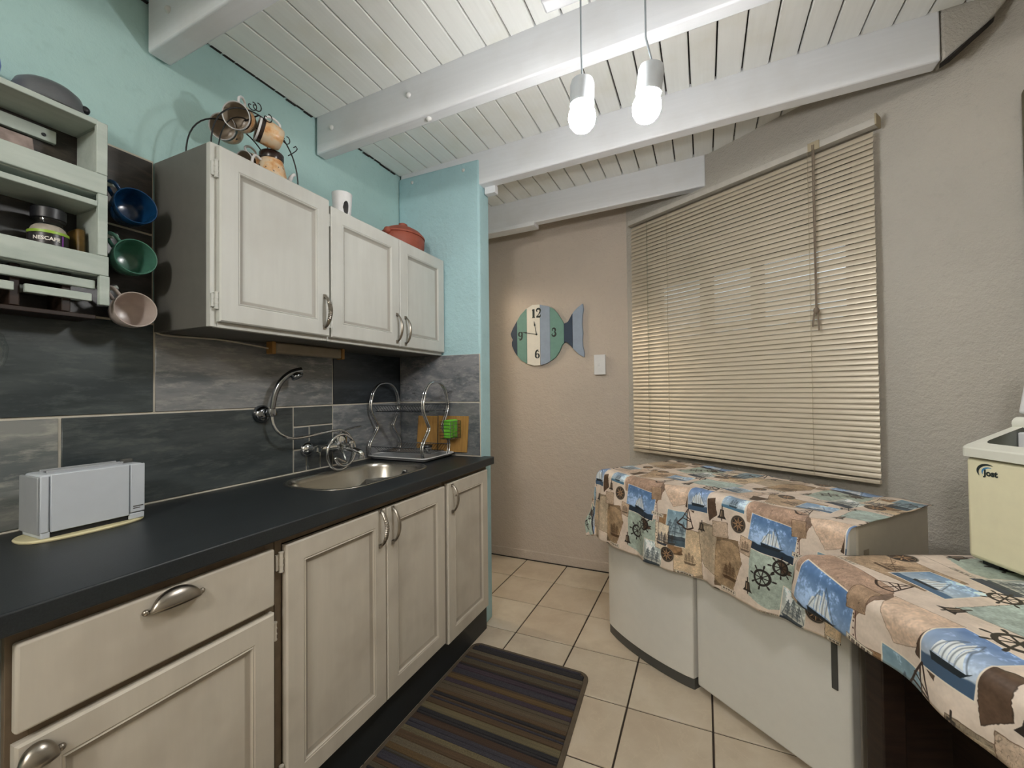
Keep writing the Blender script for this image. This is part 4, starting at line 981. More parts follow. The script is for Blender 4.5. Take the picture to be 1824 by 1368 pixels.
rz_w = math.atan2(WD.y, WD.x)
R_w = Matrix.Translation(wp(S0, BD, 0)) @ Matrix.Rotation(rz_w, 4, 'Z')      # local x along wall, local y points out of the room
inv_bl = MAT[bl.name].inverted()
sm = bpy.data.meshes.new('slat'); sm.from_pydata([(x, -y, z) for x, y, z in vs], [], fs)
sm.materials.append(M['slat']); sm.polygons.foreach_set('use_smooth', [True]*len(sm.polygons))
for k_ in range(NS):
    o = bpy.data.objects.new('slat', sm); COL.objects.link(o); o.parent = bl
    o.matrix_basis = inv_bl @ R_w @ Matrix.Translation((random.uniform(-0.001, 0.001), 0, ZB0+0.018+pitch*(k_+0.5))) @ Matrix.Rotation(math.radians(random.uniform(-1.2, 1.2)), 4, 'X') @ Matrix.Rotation(random.uniform(-0.0008, 0.0008), 4, 'Y')
ob('head_rail', wbox(MB(), S0-0.01, S1+0.012, BD-0.018, BD+0.020, ZB1, ZB1+0.030), M['head_rail'], bl, bevel=0.002)
ob('bottom_rail', wbox(MB(), S0, S1, BD-0.012, BD+0.012, ZB0-0.006, ZB0+0.010), M['slat'], bl, bevel=0.003)
for s_ in (0.215, 0.36, 1.105):
    mbc = MB().tube([wp(s_, BD+0.0145, ZB0), wp(s_, BD+0.0145, ZB1)], 0.0011, 5)
    ob('ladder_cord', mbc, M['cord'], bl)
ob('tilt_wand', MB().tube([wp(0.225, BD+0.024, ZB1-0.01), wp(0.232, BD+0.024, 1.02)], 0.0028, 8).tube([wp(0.234, BD+0.024, 1.02), wp(0.234, BD+0.026, 0.97)], 0.0050, 8), M['glass'], bl)
pcd = ob('pull_cord', MB().tube([wp(1.128, BD+0.026, ZB1+0.02), wp(1.130, BD+0.026, 1.60)], 0.0024, 6).tube([wp(1.134, BD+0.024, ZB1+0.02), wp(1.134, BD+0.026, 1.60)], 0.0024, 6), M['cord_dark'], bl)
ob('tassel', MB().sphere(wp(1.132, BD+0.027, 1.59), 0.012, 10, 8, sq=1.3).tube([wp(1.124, BD+0.027, 1.58), wp(1.118, BD+0.03, 1.52)], 0.0045, 6).tube([wp(1.138, BD+0.027, 1.58), wp(1.142, BD+0.03, 1.50)], 0.004, 6), M['cord_dark'], pcd, smooth=60)
ob('bracket', wbox(MB(), 1.110, 1.155, BD+0.0205, BD+0.024, ZB1-0.004, ZB1+0.034), M['cord'], bl)
ob('bracket', MB().prism([wp(S1+0.0125, BD-0.03, ZB1-0.002), wp(S1+0.018, BD-0.03, ZB1-0.002), wp(S1+0.018, BD+0.026, ZB1-0.002), wp(S1+0.0125, BD+0.026, ZB1-0.002)], (0, 0, 0.045)), M['cord'], bl)

# framed board at the right edge of the picture
fr = thing('framed_mirror', 'tall round-cornered olive brown frame high on the window wall', 'mirror', tuple(wp(1.9, 0, 1.8)))
def fpts(i, d): return [wp(x, d, z) for x, z in rrect(1.728+i, 2.20-i, 1.40+i, 2.262-i, max(0.004, 0.03-i))]
mb = MB(); a = fpts(0, 0.002); b = fpts(0, 0.022); c = fpts(0.03, 0.022); d_ = fpts(0.03, 0.010); n = len(a)
mb.add(a+b+c+d_, [(r_*n+i, r_*n+(i+1) % n, (r_+1)*n+(i+1) % n, (r_+1)*n+i) for r_ in range(3) for i in range(n)])
ob('frame', mb, M['frame_wood'], fr, smooth=30)
ob('mirror_glass', MB().prism(fpts(0.029, 0.006), tuple(-WN*0.003)), M['chrome'], fr)

# ------------------------------------------------------------------ pendant lights
bar = ob('mounting_bar', MB().box(1.20, 1.62, 1.135, 1.185, 2.374, 2.402), M['beam'], bevel=0.008)
for i in range(2): ob('hanger_rod', MB().tube([(1.28+0.26*i, 1.16, 2.4015), (1.28+0.26*i, 1.16, zc(1.3)+0.004)], 0.006, 8), M['lamp_cup'], bar, smooth=60)
tag(bar, 'pale wooden bar under the ceiling from which both pendant lamps hang', 'lamp bar')
def pendant(x, y, z, label, tilt):
    t = thing('pendant_light', label, 'lamp', (x, y, 2.373), group='lit pendant lamps')
    Tb_ = Matrix.Translation((x, y, z)) @ Matrix.Rotation(tilt, 4, 'Y') @ Matrix.Rotation(tilt*0.7, 4, 'X')
    top = Tb_ @ Vector((0, 0, 0.108))
    ob('cord', MB().tube([(x, y, 2.3735), (x, y, 2.2), tuple(top)], 0.0026, 8), M['flex'], t, smooth=60)
    so_ = ob('socket', MB().lathe([(0.005, 0.112), (0.012, 0.108), (0.030, 0.100), (0.0335, 0.088), (0.0335, 0.034)], 28, Tb_, cap1=False), M['lamp_cup'], t, smooth=45)
    ob('socket_lining', MB().lathe([(0.0335, 0.034), (0.031, 0.034), (0.031, 0.085), (0.012, 0.092)], 28, Tb_, cap0=False), M['cup_inside'], so_, smooth=45)
    ob('bulb', MB().lathe([(0.010, 0.085), (0.011, 0.055), (0.018, 0.042), (0.029, 0.028), (0.0365, 0.010), (0.038, -0.004), (0.034, -0.021), (0.024, -0.034), (0.012, -0.0405), (0.001, -0.042)], 24, Tb_), M['bulb'], t, smooth=80)
    return t
pendant(1.317, 1.145, 2.010, 'lit bulb in a metal cup hanging upright from the lamp bar, nearer the cabinets', 0.02)
pendant(1.487, 1.176, 2.010, 'lit bulb in a tilted metal cup hanging from the lamp bar, nearer the window', 0.16)

# ------------------------------------------------------------------ floor mat
fm = thing('floor_mat', 'brown striped ribbed floor mat along the base cabinets', 'mat', (0.865, 1.2, 0.0))
mx0, mx1, my0, my1 = 0.559, 1.140, 0.55, 1.856
base = rrect(mx0, mx1, my0, my1, 0.045)
def skew(mb): mb.v = [(x+(my1-y)*0.06*(x-mx0)/0.58, y-0.016*(x-mx0)/0.58, z) for x, y, z in mb.v]; return mb
inner = rrect(mx0+0.016, mx1-0.016, my0+0.016, my1-0.016, 0.034)
ob('binding', skew(loopsurf([(base, 0.0006), (base, 0.007), (rrect(mx0+0.004, mx1-0.004, my0+0.004, my1-0.004, 0.042), 0.0095), (inner, 0.0095), (inner, 0.004)])), M['mat_edge'], fm, smooth=40)
cols = ['#5a5347', '#4e4238', '#3b3a3d', '#5b4c3d', '#43424a', '#62584a', '#4a3d35', '#6a6253', '#363639', '#66553e', '#4f4b45', '#574638', '#6d6550', '#484049', '#4b5350', '#574a3e']
y = my1-0.017; k_ = 0
rnd = random.Random(3)
while y > my0+0.03:
    w = rnd.choice((0.009, 0.013, 0.018, 0.024, 0.030))
    y2 = max(y-w, my0+0.017); xa, xb = mx0+0.017, mx1-0.017
    if y > my1-0.045: xb -= max(0, 0.02-(my1-0.017-y)); xa += max(0, 0.02-(my1-0.017-y))
    hgt_ = rnd.uniform(0.0095, 0.0125)
    o = ob('rib', skew(MB().prism([(xa, y, 0.004), (xa, y-0.0012, hgt_), (xa, y2+0.0012, hgt_), (xa, y2, 0.004)], (xb-xa, 0, 0))), M['mat_pile'], fm)
    c = lin(rnd.choice(cols)); o.color = c
    y = y2-(0.003 if rnd.random() < 0.45 else 0.0006); k_ += 1

# ------------------------------------------------------------------ fridges
F1 = Vector((1.150, 2.217, 0)); A1 = math.atan2(-0.305, 0.418)
f1 = thing('fridge', 'white low fridge with a bowed door and grey foot strip, nearer the clock wall', 'fridge', tuple(F1), A1, group='white fridges under the tablecloth')
W1, D1, HT = 0.505, 0.52, 0.834
def bow(x): t = x/W1; return -0.036*(1-(2*t-1)**2)**0.8
xs = [0.0, 0.004, 0.012]+[W1*i/16 for i in range(1, 16)]+[W1-0.012, W1-0.004, W1]
door = [(x, bow(x)) for x in xs]+[(W1, 0.052), (0, 0.052)]
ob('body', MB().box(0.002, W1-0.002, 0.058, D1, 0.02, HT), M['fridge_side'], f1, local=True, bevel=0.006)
ob('door', MB().prism([(x, y, 0.045) for x, y in door], (0, 0, HT-0.05)), M['fridge'], f1, local=True, smooth=30, bevel=0.003)
ob('foot_strip', MB().prism([(x, y+0.004, 0.001) for x, y in door], (0, 0, 0.043)), M['dark_grey'], f1, local=True, smooth=30)
F2 = Vector((1.571, 1.916, 0)); A2 = math.atan2(-0.36, 0.436); W2, D2 = 0.556, 0.52
f2 = thing('fridge', 'white low fridge with a flat door and grey handle slot, beside the dark table', 'fridge', tuple(F2), A2, group='white fridges under the tablecloth')
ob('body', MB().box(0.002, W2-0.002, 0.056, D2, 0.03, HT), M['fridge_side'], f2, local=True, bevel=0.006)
ob('door', MB().box(0.0, W2, 0.0, 0.050, 0.028, HT-0.002), M['fridge'], f2, local=True, bevel=0.008, segs=3)
ob('handle', MB().box(W2-0.052, W2-0.034, -0.004, 0.001, 0.325, 0.50), M['dark_grey'], f2, local=True, bevel=0.003)
ob('vent_cover', MB().box(W2-0.14, W2-0.10, D2-0.02, D2+0.001, 0.5, 0.56), M['tube'], f2, local=True)
ob('side_patch', MB().box(W2-0.0021, W2-0.0012, 0.09, 0.12, 0.70, 0.745), M['tube'], f2, local=True)
for x in (0.04, W2-0.04):
    for y in (0.09, D2-0.04): ob('foot', MB().lathe([(0.018, 0.001), (0.018, 0.03)], 12, Matrix.Translation((x, y, 0))), M['black'], f2, local=True)

# ------------------------------------------------------------------ the nautical cloth print (painted into an array)
N = 1160; PS = 0.58/N
rng = np.random.default_rng(5)
def smooth_noise(n, cells, seed):
    r = np.random.default_rng(seed); g = r.random((cells, cells)); g = np.vstack([g, g[:1]]); g = np.hstack([g, g[:, :1]])
    t = np.linspace(0, cells, n, endpoint=False); i = t.astype(int); f = t-i; f = f*f*(3-2*f)
    a = g[i][:, i]; b = g[i+1][:, i]; c = g[i][:, i+1]; d = g[i+1][:, i+1]
    fx = f[None, :]; fy = f[:, None]; return (a*(1-fy)+b*fy)*(1-fx)+(c*(1-fy)+d*fy)*fx
NZ = smooth_noise(N, 10, 1)*0.5+smooth_noise(N, 29, 2)*0.3+smooth_noise(N, 90, 3)*0.2
NF = smooth_noise(N, 58, 4)*0.5+smooth_noise(N, 190, 5)*0.5
def hx(h): return np.array([int(h[i:i+2], 16)/255 for i in (1, 3, 5)])
IMG = hx('#d9c9bb')[None, None]*(0.92+0.16*NZ[..., None])
IMG += (NF[..., None]-0.5)*0.05
YY, XX = np.mgrid[0:N, 0:N].astype(float); YY *= PS*100; XX *= PS*100      # centimetres; row 0 is v = 0 (the fold), rows grow downwards
PER = 58.0
def region(cx, cy, R):
    """index window (wrapping) round a centre in cm, with local coordinates"""
    r = int(R/(PS*100))+2; ix = int(cx/(PS*100)); iy = int(cy/(PS*100))
    jx = np.arange(ix-r, ix+r+1); jy = np.arange(iy-r, iy+r+1)
    X = (jx*PS*100-cx)[None, :]; Y = (jy*PS*100-cy)[:, None]
    return np.ix_(jy % N, jx % N), X+0*Y, Y+0*X
def rotl(X, Y, a): c, s = math.cos(a), math.sin(a); return X*c+Y*s, -X*s+Y*c
def put(sel, mask, col, al=1.0):
    cur = IMG[sel]; m = (np.clip(mask, 0, 1)*al)[..., None]; IMG[sel] = cur*(1-m)+col*m
def soft(d, w=0.06): return np.clip(0.5-d/w, 0, 1)
def poly_mask(X, Y, pts):
    ins = np.zeros(X.shape, bool); n = len(pts)
    for i in range(n):
        (x0, y0), (x1, y1) = pts[i], pts[(i+1) % n]
        if y0 == y1: continue
        c = ((Y >= min(y0, y1)) & (Y < max(y0, y1))); xi = x0+(Y-y0)*(x1-x0)/(y1-y0); ins ^= c & (X < xi)
    return ins.astype(float)
def seg(X, Y, a, b): 
    ax, ay = a; bx, by = b; dx, dy = bx-ax, by-ay; L = dx*dx+dy*dy+1e-9
    t = np.clip(((X-ax)*dx+(Y-ay)*dy)/L, 0, 1); return np.hypot(X-ax-t*dx, Y-ay-t*dy)
def lines(sel, X, Y, segs, w, col, al=1.0):
    m = np.zeros(X.shape)
    for a, b in segs: m = np.maximum(m, soft(seg(X, Y, a, b)-w/2))
    put(sel, m, col, al)
def ship(sel, X, Y, cx, cy, s, sail, hull, rig, al=1.0):
    x, y = (X-cx)/s, (Y-cy)/s
    for pts in ([(-0.28, 0.2), (-0.3, -0.5), (-0.05, -0.55), (0.0, 0.22)], [(0.02, 0.2), (0.0, -0.85), (0.2, -0.5), (0.26, 0.2)], [(0.28, 0.2), (0.22, -0.6), (0.6, 0.25)], [(-0.6, 0.2), (-0.5, -0.3), (-0.32, -0.35), (-0.32, 0.2)]):
        put(sel, poly_mask(x, y, pts)*(0.75+0.5*NF[sel]), sail, al)
    put(sel, poly_mask(x, y, [(-0.65, 0.24), (0.7, 0.3), (0.9, 0.2), (0.55, 0.5), (-0.55, 0.5)]), hull, al)
    lines(sel, x, y, [((-0.15, 0.3), (-0.18, -0.75)), ((0.12, 0.3), (0.1, -1.0)), ((0.3, 0.3), (0.33, -0.7)), ((0.1, -1.0), (0.75, 0.3)), ((-0.18, -0.75), (-0.6, 0.3))], 0.03, rig, al*0.8)
def rigger(sel, X, Y, cx, cy, s, col, al=0.85):
    x, y = (X-cx)/s, (Y-cy)/s; sg = []
    for mx_, tp_ in ((-0.4, -0.7), (0.0, -0.95), (0.4, -0.7)):
        sg.append(((mx_, 0.45), (mx_, tp_)))
        for f in (0.2, 0.42, 0.62, 0.82): 
            yy = 0.3+(tp_-0.3)*f; w = 0.22*(1-0.5*f); sg.append(((mx_-w, yy), (mx_+w, yy+0.02)))
    sg += [((-0.4, -0.7), (-0.75, 0.4)), ((0.4, -0.7), (0.85, 0.3)), ((0.0, -0.95), (-0.4, 0.2)), ((0.0, -0.95), (0.4, 0.2))]
    for mx_, tp_ in ((-0.4, -0.55), (0.0, -0.8), (0.4, -0.55)):
        put(sel, poly_mask(x, y, [(mx_-0.2, 0.25), (mx_-0.1, tp_), (mx_+0.1, tp_), (mx_+0.2, 0.25)])*NF[sel], col, al*0.75)
    lines(sel, x, y, sg, 0.035, col, al); put(sel, poly_mask(x, y, [(-0.75, 0.36), (0.8, 0.34), (0.6, 0.62), (-0.62, 0.62)]), col, al)
def photo(cx, cy, w, h, a, top, bot, sea, kind='ship'):
    sel, X, Y = region(cx, cy, math.hypot(w, h)/2+1); X, Y = rotl(X, Y, a)
    put(sel, soft(np.maximum(np.abs(X)-w/2-0.25, np.abs(Y)-h/2-0.25)), hx('#e2d6c6'))
    t = np.clip((Y+h/2)/h, 0, 1)[..., None]; col = hx(top)*(1-t)+hx(bot)*t; col = col+(NZ[sel][..., None]-0.5)*0.22+np.clip((NZ[sel]*0.6+NF[sel]*0.4-0.52)*2.2, 0, 0.35)[..., None]*(1-t)
    mk = soft(np.maximum(np.abs(X)-w/2, np.abs(Y)-h/2)); cur = IMG[sel]; IMG[sel] = cur*(1-mk[..., None])+col*mk[..., None]
    put(sel, mk*soft(h*0.30-Y-0.1*h*np.sin(X*2)*0.1, 0.3), hx(sea))
    k0 = IMG[sel].copy()
    if kind == 'ship': ship(sel, X, Y, 0, h*0.12, h*0.42, hx('#dfe3e4'), hx('#2a3138'), hx('#3d4650'))
    else: rigger(sel, X, Y, 0, h*0.08, h*0.42, hx('#39434c'))
    cur = IMG[sel]; IMG[sel] = k0*(1-mk[..., None])+cur*mk[..., None]
def patch(cx, cy, pts, col, var=0.5, edge=None, al=1.0):
    R = max(math.hypot(*p) for p in pts)+0.5; sel, X, Y = region(cx, cy, R); m = poly_mask(X+(NF[sel]-0.5)*0.4, Y+(NZ[sel]-0.5)*0.6, pts)
    c = hx(col)*(1-var/2+var*NZ[sel][..., None])*(0.86+0.28*NF[sel][..., None]);
    if var > 0.32: c = c*(1-0.30*(np.abs(np.sin(NZ[sel]*46)) < 0.16)*(NF[sel] > 0.42))[..., None]; c = c*(1-0.22*np.clip((R-np.hypot(X, Y))/R < 0.22, 0, 1))[..., None]
    cur = IMG[sel]; mm = (m*al)[..., None]; IMG[sel] = cur*(1-mm)+c*mm
    if edge:
        n = len(pts); lines(sel, X+(NF[sel]-0.5)*0.4, Y+(NZ[sel]-0.5)*0.6, [(pts[i], pts[(i+1) % n]) for i in range(n)], 0.13, hx(edge), 0.8)
    return sel, X, Y
def compass(cx, cy, r):
    sel, X, Y = region(cx, cy, r+0.6); d = np.hypot(X, Y); a = np.arctan2(Y, X)
    put(sel, soft(d-r-0.25), hx('#8d8273')); put(sel, soft(d-r), hx('#3b3532')); put(sel, soft(np.abs(d-r*0.86)-0.05), hx('#a08d78'))
    star = r*0.82*(0.28+0.72*np.abs(np.cos(4*a))**6); put(sel, soft(d-star), hx('#b0906f')); star2 = r*0.6*(0.2+0.8*np.abs(np.sin(4*a))**8); put(sel, soft(d-star2), hx('#7c6350')); put(sel, soft(d-r*0.12), hx('#3b3532'))
def wheel(cx, cy, r, a0=0.2):
    sel, X, Y = region(cx, cy, r*1.5+0.5); d = np.hypot(X, Y); c = hx('#2f2a28')
    put(sel, soft(np.abs(d-r*0.82)-r*0.13), c)
    lines(sel, X, Y, [((0, 0), (r*1.38*math.cos(a0+k*PI/4), r*1.38*math.sin(a0+k*PI/4))) for k in range(8)], r*0.11, c)
    for k in range(8): lines(sel, X, Y, [((r*1.12*math.cos(a0+k*PI/4), r*1.12*math.sin(a0+k*PI/4)), (r*1.34*math.cos(a0+k*PI/4), r*1.34*math.sin(a0+k*PI/4)))], r*0.19, c)
    put(sel, soft(d-r*0.2), c)
def bell(cx, cy, s):
    sel, X, Y = region(cx, cy, s*1.6+0.5); x, y = X/s, Y/s; c = hx('#37302d')
    put(sel, poly_mask(x, y, [(-0.35, -0.7), (0.35, -0.7), (0.48, 0.3), (0.85, 0.8), (-0.85, 0.8), (-0.48, 0.3)]), c); lines(sel, x, y, [((0, -0.7), (0, -1.3)), ((0, 0.8), (0.02, 1.1))], 0.18, c)
    put(sel, poly_mask(x, y, [(-0.18, -0.5), (-0.04, -0.5), (-0.06, 0.5), (-0.3, 0.5)])*0.8, hx('#b9a48c')); put(sel, poly_mask(x, y, [(0.08, -0.5), (0.2, -0.5), (0.3, 0.5), (0.08, 0.5)])*0.5, hx('#8c7a68'))
def sextant(cx, cy, s):
    sel, X, Y = region(cx, cy, s*1.5); c = hx('#3a2a24')
    lines(sel, X, Y, [((0.1*s, -0.9*s), (-0.8*s, 0.6*s)), ((0.1*s, -0.9*s), (0.7*s, 0.8*s)), ((-0.5*s, 0.1*s), (0.5*s, 0.25*s)), ((0, -0.7*s), (0.1*s, 0.9*s)), ((-0.3*s, -0.3*s), (0.4*s, 0.1*s))], 0.09*s, c)
    m = [((-0.8*s+1.5*s*t/8, 0.6*s+0.35*s*math.sin(PI*t/8)+0.2*s*t/8), (-0.8*s+1.5*s*(t+1)/8, 0.6*s+0.35*s*math.sin(PI*(t+1)/8)+0.2*s*(t+1)/8)) for t in range(8)]; lines(sel, X, Y, m, 0.14*s, c)
def caption(cx, cy, w, h, a=0.0):
    sel, X, Y = region(cx, cy, w); X, Y = rotl(X, Y, a); put(sel, soft(np.maximum(np.abs(X)-w/2, np.abs(Y)-h/2)), hx('#ddd2c2')); put(sel, soft(np.abs(np.maximum(np.abs(X)-w/2+0.1, np.abs(Y)-h/2+0.1))-0.05), hx('#5d5148'))
    k = np.abs(np.sin(X*5.5)+0.4*np.sin(X*11.3)) > 0.45; put(sel, soft(np.maximum(np.abs(X)-w*0.4, np.abs(Y)-h*0.22))*k, hx('#5b5049'))
# u = 20 cm is the left edge of the big ship photograph; v = 0 is the fold, negative v lies on the top
MAPB = '#a58d72'
patch(4, 22, [(-6, -9), (3, -10), (7, -2), (5, 9), (-4, 8), (-7, 2)], '#b9a892', 0.4, '#5d4b3c')
patch(12, 25, [(-5, -9), (4, -10), (6, -3), (2, 8), (-6, 9)], MAPB, 0.7, '#6d5034')
sel, X, Y = region(12, 26, 7); rigger(sel, X, Y, 0.5, 1.5, 4.2, hx('#4a3524'), 0.75)
patch(30, 24, [(-9, -10), (7, -8), (8, 7), (-2, 10), (-9, 8)], '#9fb0a6', 0.25, None, 0.85)
patch(27, 3, [(-9, -5), (9, -5), (14, -1), (10, 6), (-8, 4)], '#ad9280', 0.55, '#6e5240')
patch(45, 3, [(-6, -3), (5, -5), (7, 3), (0, 6)], '#d2b9a4', 0.2, '#84705f')
patch(51, 26, [(-6, -10), (5, -9), (6, 9), (-5, 10)], '#cdb79a', 0.35, '#4d3b2f')
patch(43, 20, [(-4, -7), (5, -8), (6, 8), (-5, 9)], '#97785a', 0.6, '#5b4330')
patch(50, 44, [(-8, -6), (8, -7), (9, 5), (-7, 7)], '#a9b8b2', 0.25, '#6c6a60')
patch(25, 47, [(-11, -6), (9, -7), (12, 4), (-4, 8)], '#bda48a', 0.5, '#6a4f3a')
patch(8, 48, [(-7, -6), (6, -5), (7, 6), (-6, 7)], '#ccb6a4', 0.35, '#5f4b3b')
sel, X, Y = region(25, 47, 12); lines(sel, X, Y, [((-8, 3), (-3, -3)), ((-3, -3), (1, 2)), ((1, 2), (7, -3)), ((-6, -4), (6, 4)), ((-2, 5), (4, -5))], 0.12, hx('#5b4636'), 0.7)
for cx, cy, pts in ((52, 6, [(-1.5, -4), (3.5, -5), (1.5, 4), (-2.5, 2)]), (31, 18.5, [(-1, -3.2), (4.5, 2), (0.5, 2.5)]), (3, 7, [(-2, -4), (2, -5), (3.5, 1), (0, 4)]), (16, 52, [(-3, -2), (3, -3), (2, 3), (-1, 3)])): patch(cx, cy, pts, '#5c4a3d', 0.3, '#3a2f28')
photo(28.2, 10.3, 16.0, 11.5, 0.10, '#6484b0', '#93abc9', '#303c4a')
photo(55.0, 3.5, 9.0, 10.5, -0.04, '#6f8fc0', '#c7cdd2', '#4a6078')
photo(13.0, 1.8, 9.5, 5.5, 0.05, '#8ba3bd', '#b5c2c8', '#5b7f97', 'rig')
photo(46.5, 17.5, 8.0, 14.0, 0.05, '#86a2b2', '#bcc8c8', '#4f606b', 'rig')
photo(35.8, 31.5, 8.5, 12.0, 0.12, '#a7b5b6', '#cfc8bb', '#3b4656', 'rig')
photo(34.0, 46.0, 11.0, 9.0, -0.1, '#7fa0c4', '#c2ccd2', '#54708c')
photo(3.0, 46.0, 9.0, 8.0, 0.1, '#93a9bd', '#c4c5bf', '#5c6f80', 'rig')
patch(40.5, 22.0, [(-3.2, -5.5), (3.4, -5.0), (3.0, 6.5), (-3.4, 5.5)], '#dccdb8', 0.15, '#6a5a4b')
sel, X, Y = region(40.5, 23, 6); rigger(sel, X, Y, 0, 0.5, 3.6, hx('#2f3440'), 0.9)
compass(15.5, 9.0, 2.9); compass(43.0, 29.0, 2.9); compass(20.0, 41.0, 2.6)
wheel(26.0, 24.0, 3.0); wheel(54.5, 52.5, 3.2, 0.4); wheel(31.5, 19.3, 2.7, 0.05)
bell(8.5, 7.0, 2.2); bell(20.5, 29.0, 2.3); bell(44, 52, 2.1)
sextant(50.5, 12.5, 4.2); sextant(14, 40, 3.6); sextant(35, 54.5, 3.2)
sel, X, Y = region(38.5, 14, 16); 
lines(sel, X, Y, [((-1.5, -8), (-1.0, -2)), ((-1.0, -2), (0.2, 4)), ((0.2, 4), (-0.2, 12))], 0.22, hx('#4b2f27'))
for k_ in range(14): put(sel, soft(np.hypot(X+1.9-0.1*k_, Y+7-1.3*k_)-0.18), hx('#4b2f27'))
caption(38.0, 13.5, 6.0, 1.5, 0.1); caption(12.0, 34.0, 6.5, 1.6, 0.03); caption(28, 35.5, 5, 1.1, 0.02); caption(50, 35, 7, 1.3, 0.02); caption(22, 55, 5.5, 1.3, -0.1)
sel, X, Y = region(29, 35.6, 31); lines(sel, X, Y, [((-30, 0.2), (30, 0.2))], 0.12, hx('#6a5a4c'), 0.7)
patch(36.5, 5.0, [(-2.2, -2.5), (2.4, -3.0), (2.8, 2.2), (-1.8, 2.8)], '#a98f78', 0.45, '#5f4836')
patch(19.0, 15.5, [(-2.0, -3.0), (2.6, -2.2), (2.0, 3.4), (-2.4, 2.6)], '#b59f8a', 0.45, '#6a5240')
patch(8.0, 13.0, [(-3.4, -2.6), (3.0, -3.2), (3.6, 2.4), (-2.8, 3.0)], '#c0ab97', 0.4, '#5c4737')
compass(7.0, 37.5, 2.4); bell(57.0, 14.5, 1.9); wheel(40.0, 39.5, 2.4, 0.3)
for cx, cy, s_ in ((19.0, 16.0, 2.4), (25.5, 48.0, 3.4), (52.0, 29.0, 3.2), (44.0, 22.5, 3.6)):
    sel, X, Y = region(cx, cy, s_*1.4); rigger(sel, X, Y, 0, 0, s_, hx('#3f3128'), 0.6)
IMG = np.clip((IMG-0.5)*1.08+0.5, 0, 1)
img = bpy.data.images.new('nautical_print', N, N); buf = np.ones((N, N, 4), np.float32); buf[..., :3] = IMG[::-1]
img.pixels.foreach_set(buf.ravel()); img.update(); img.pack()
def cloth_mat():
    t = NT('nautical_oilcloth'); uv = t.n('ShaderNodeUVMap'); uv.uv_map = 'UVMap'; im = t.n('ShaderNodeTexImage'); im.image = img; im.extension = 'REPEAT'; im.interpolation = 'Cubic'
    t.l(uv.outputs['UV'], im.inputs['Vector']); t.base(im.outputs['Color']); t.bump(t.noise(t.coords(), 700, 2), 0.08, 0.0005); return t.set(0.42, 0, 0.4)
M['cloth'] = cloth_mat()

def grid_cloth(name, us, vs_, fn, uvf, label, group=None):
    nu, nv = len(us), len(vs_); me = bpy.data.meshes.new(name)
    co = [tuple(fn(u, v)) for v in vs_ for u in us]
    fs = [(j*nu+i, j*nu+i+1, (j+1)*nu+i+1, (j+1)*nu+i) for j in range(nv-1) for i in range(nu-1)]
    me.from_pydata(co, [], fs); uvl = me.uv_layers.new(name='UVMap')
    idx = np.empty(len(me.loops), np.int32); me.loops.foreach_get('vertex_index', idx)
    U = np.array([uvf(u, v) for v in vs_ for u in us], np.float32); uvl.data.foreach_set('uv', U[idx].ravel())
    me.materials.append(M['cloth']); me.polygons.foreach_set('use_smooth', [True]*len(me.polygons))
    o = bpy.data.objects.new(name, me); COL.objects.link(o)
    so_ = o.modifiers.new('solid', 'SOLIDIFY'); so_.thickness = 0.0012; so_.offset = 1.0
    return tag(o, label, 'tablecloth', group)

def fall(d, r=0.022):
    """arc-length d past an edge -> (outward offset, drop) over a rounded fold"""
    if d <= -r: return 0.0, 0.0
    q = r*PI/2; t = d+r*0.3
    if t <= 0: return 0.0, 0.0
    if t < q: a = t/r; return r*math.sin(a), r*(1-math.cos(a))
    return r, r+(t-q)
e_1 = Vector((math.cos(A1), math.sin(A1), 0)); e_2 = Vector((math.cos(A2), math.sin(A2), 0)); LJ = (F2-F1).dot(e_1)
CTOP = HT+0.004
def front_pt(u):
    """point on the front line of the two fridges, and its outward normal"""
    if u <= LJ-0.02: p = F1+e_1*u; n_ = Vector((e_1.y, -e_1.x, 0)); off = 0.036*(1-(2*min(max(u/W1, 0), 1)-1)**2)**0.8 if 0 < u < W1 else 0
    else: p = F2+e_2*(u-LJ+0.0); n_ = Vector((e_2.y, -e_2.x, 0)); off = 0.0
    return p, n_, off
def cloth1(u, v):
    uc = max(u, -0.004); p, n_, off = front_pt(uc)
    t = min(1, max(0, (u-LJ+0.12)/0.24)); nv_ = (Vector((e_1.y, -e_1.x, 0))*(1-t)+Vector((e_2.y, -e_2.x, 0))*t).normalized()
    o2, d2 = fall(v, 0.03); o1, d1_ = fall(-u-0.004, 0.03) if u < 0.02 else (0, 0)
    back = min(v, 0.0)
    vv = max(0.0, v)
    rip = 0.0
    if vv > 0: rip = (0.010*math.sin(u*17+0.6)+0.006*math.sin(u*39+1.0)+0.004*math.sin(u*61))*min(1, vv/0.25)
    base_off = off+0.004
    q = p+nv_*(base_off+o2+rip+(0.02 if vv > 0 else 0.0)*min(1, vv/0.2)) if v > -0.03 else p+nv_*(base_off if back > -0.05 else 0.0)
    q = q+nv_*back
    z = CTOP-d2
    if u < 0.0:
        q = q-e_1*(o1+0.006*math.sin(v*30)*min(1, d1_/0.1)); z = CTOP-max(d1_, d2)
        mn_ = min(d1_, d2); q = q+(nv_-e_1)*0.10*mn_
    if v <= 0 and u >= 0:
        z += 0.0018*math.sin(u*23)*math.sin(v*19+1)+0.0012*math.sin(u*51+v*37)
    # the hem lifts slightly and ripples
    return (q.x, q.y, z)
us = list(np.linspace(-0.36, 0.0, 34))+list(np.linspace(0.008, 1.105, 124)); vs_ = list(np.linspace(-0.50, -0.04, 30))+list(np.linspace(-0.03, 0.05, 20))+list(np.linspace(0.06, 0.355, 40))
def uv1(u, v): return ((u-0.595)/0.58, -v/0.58)
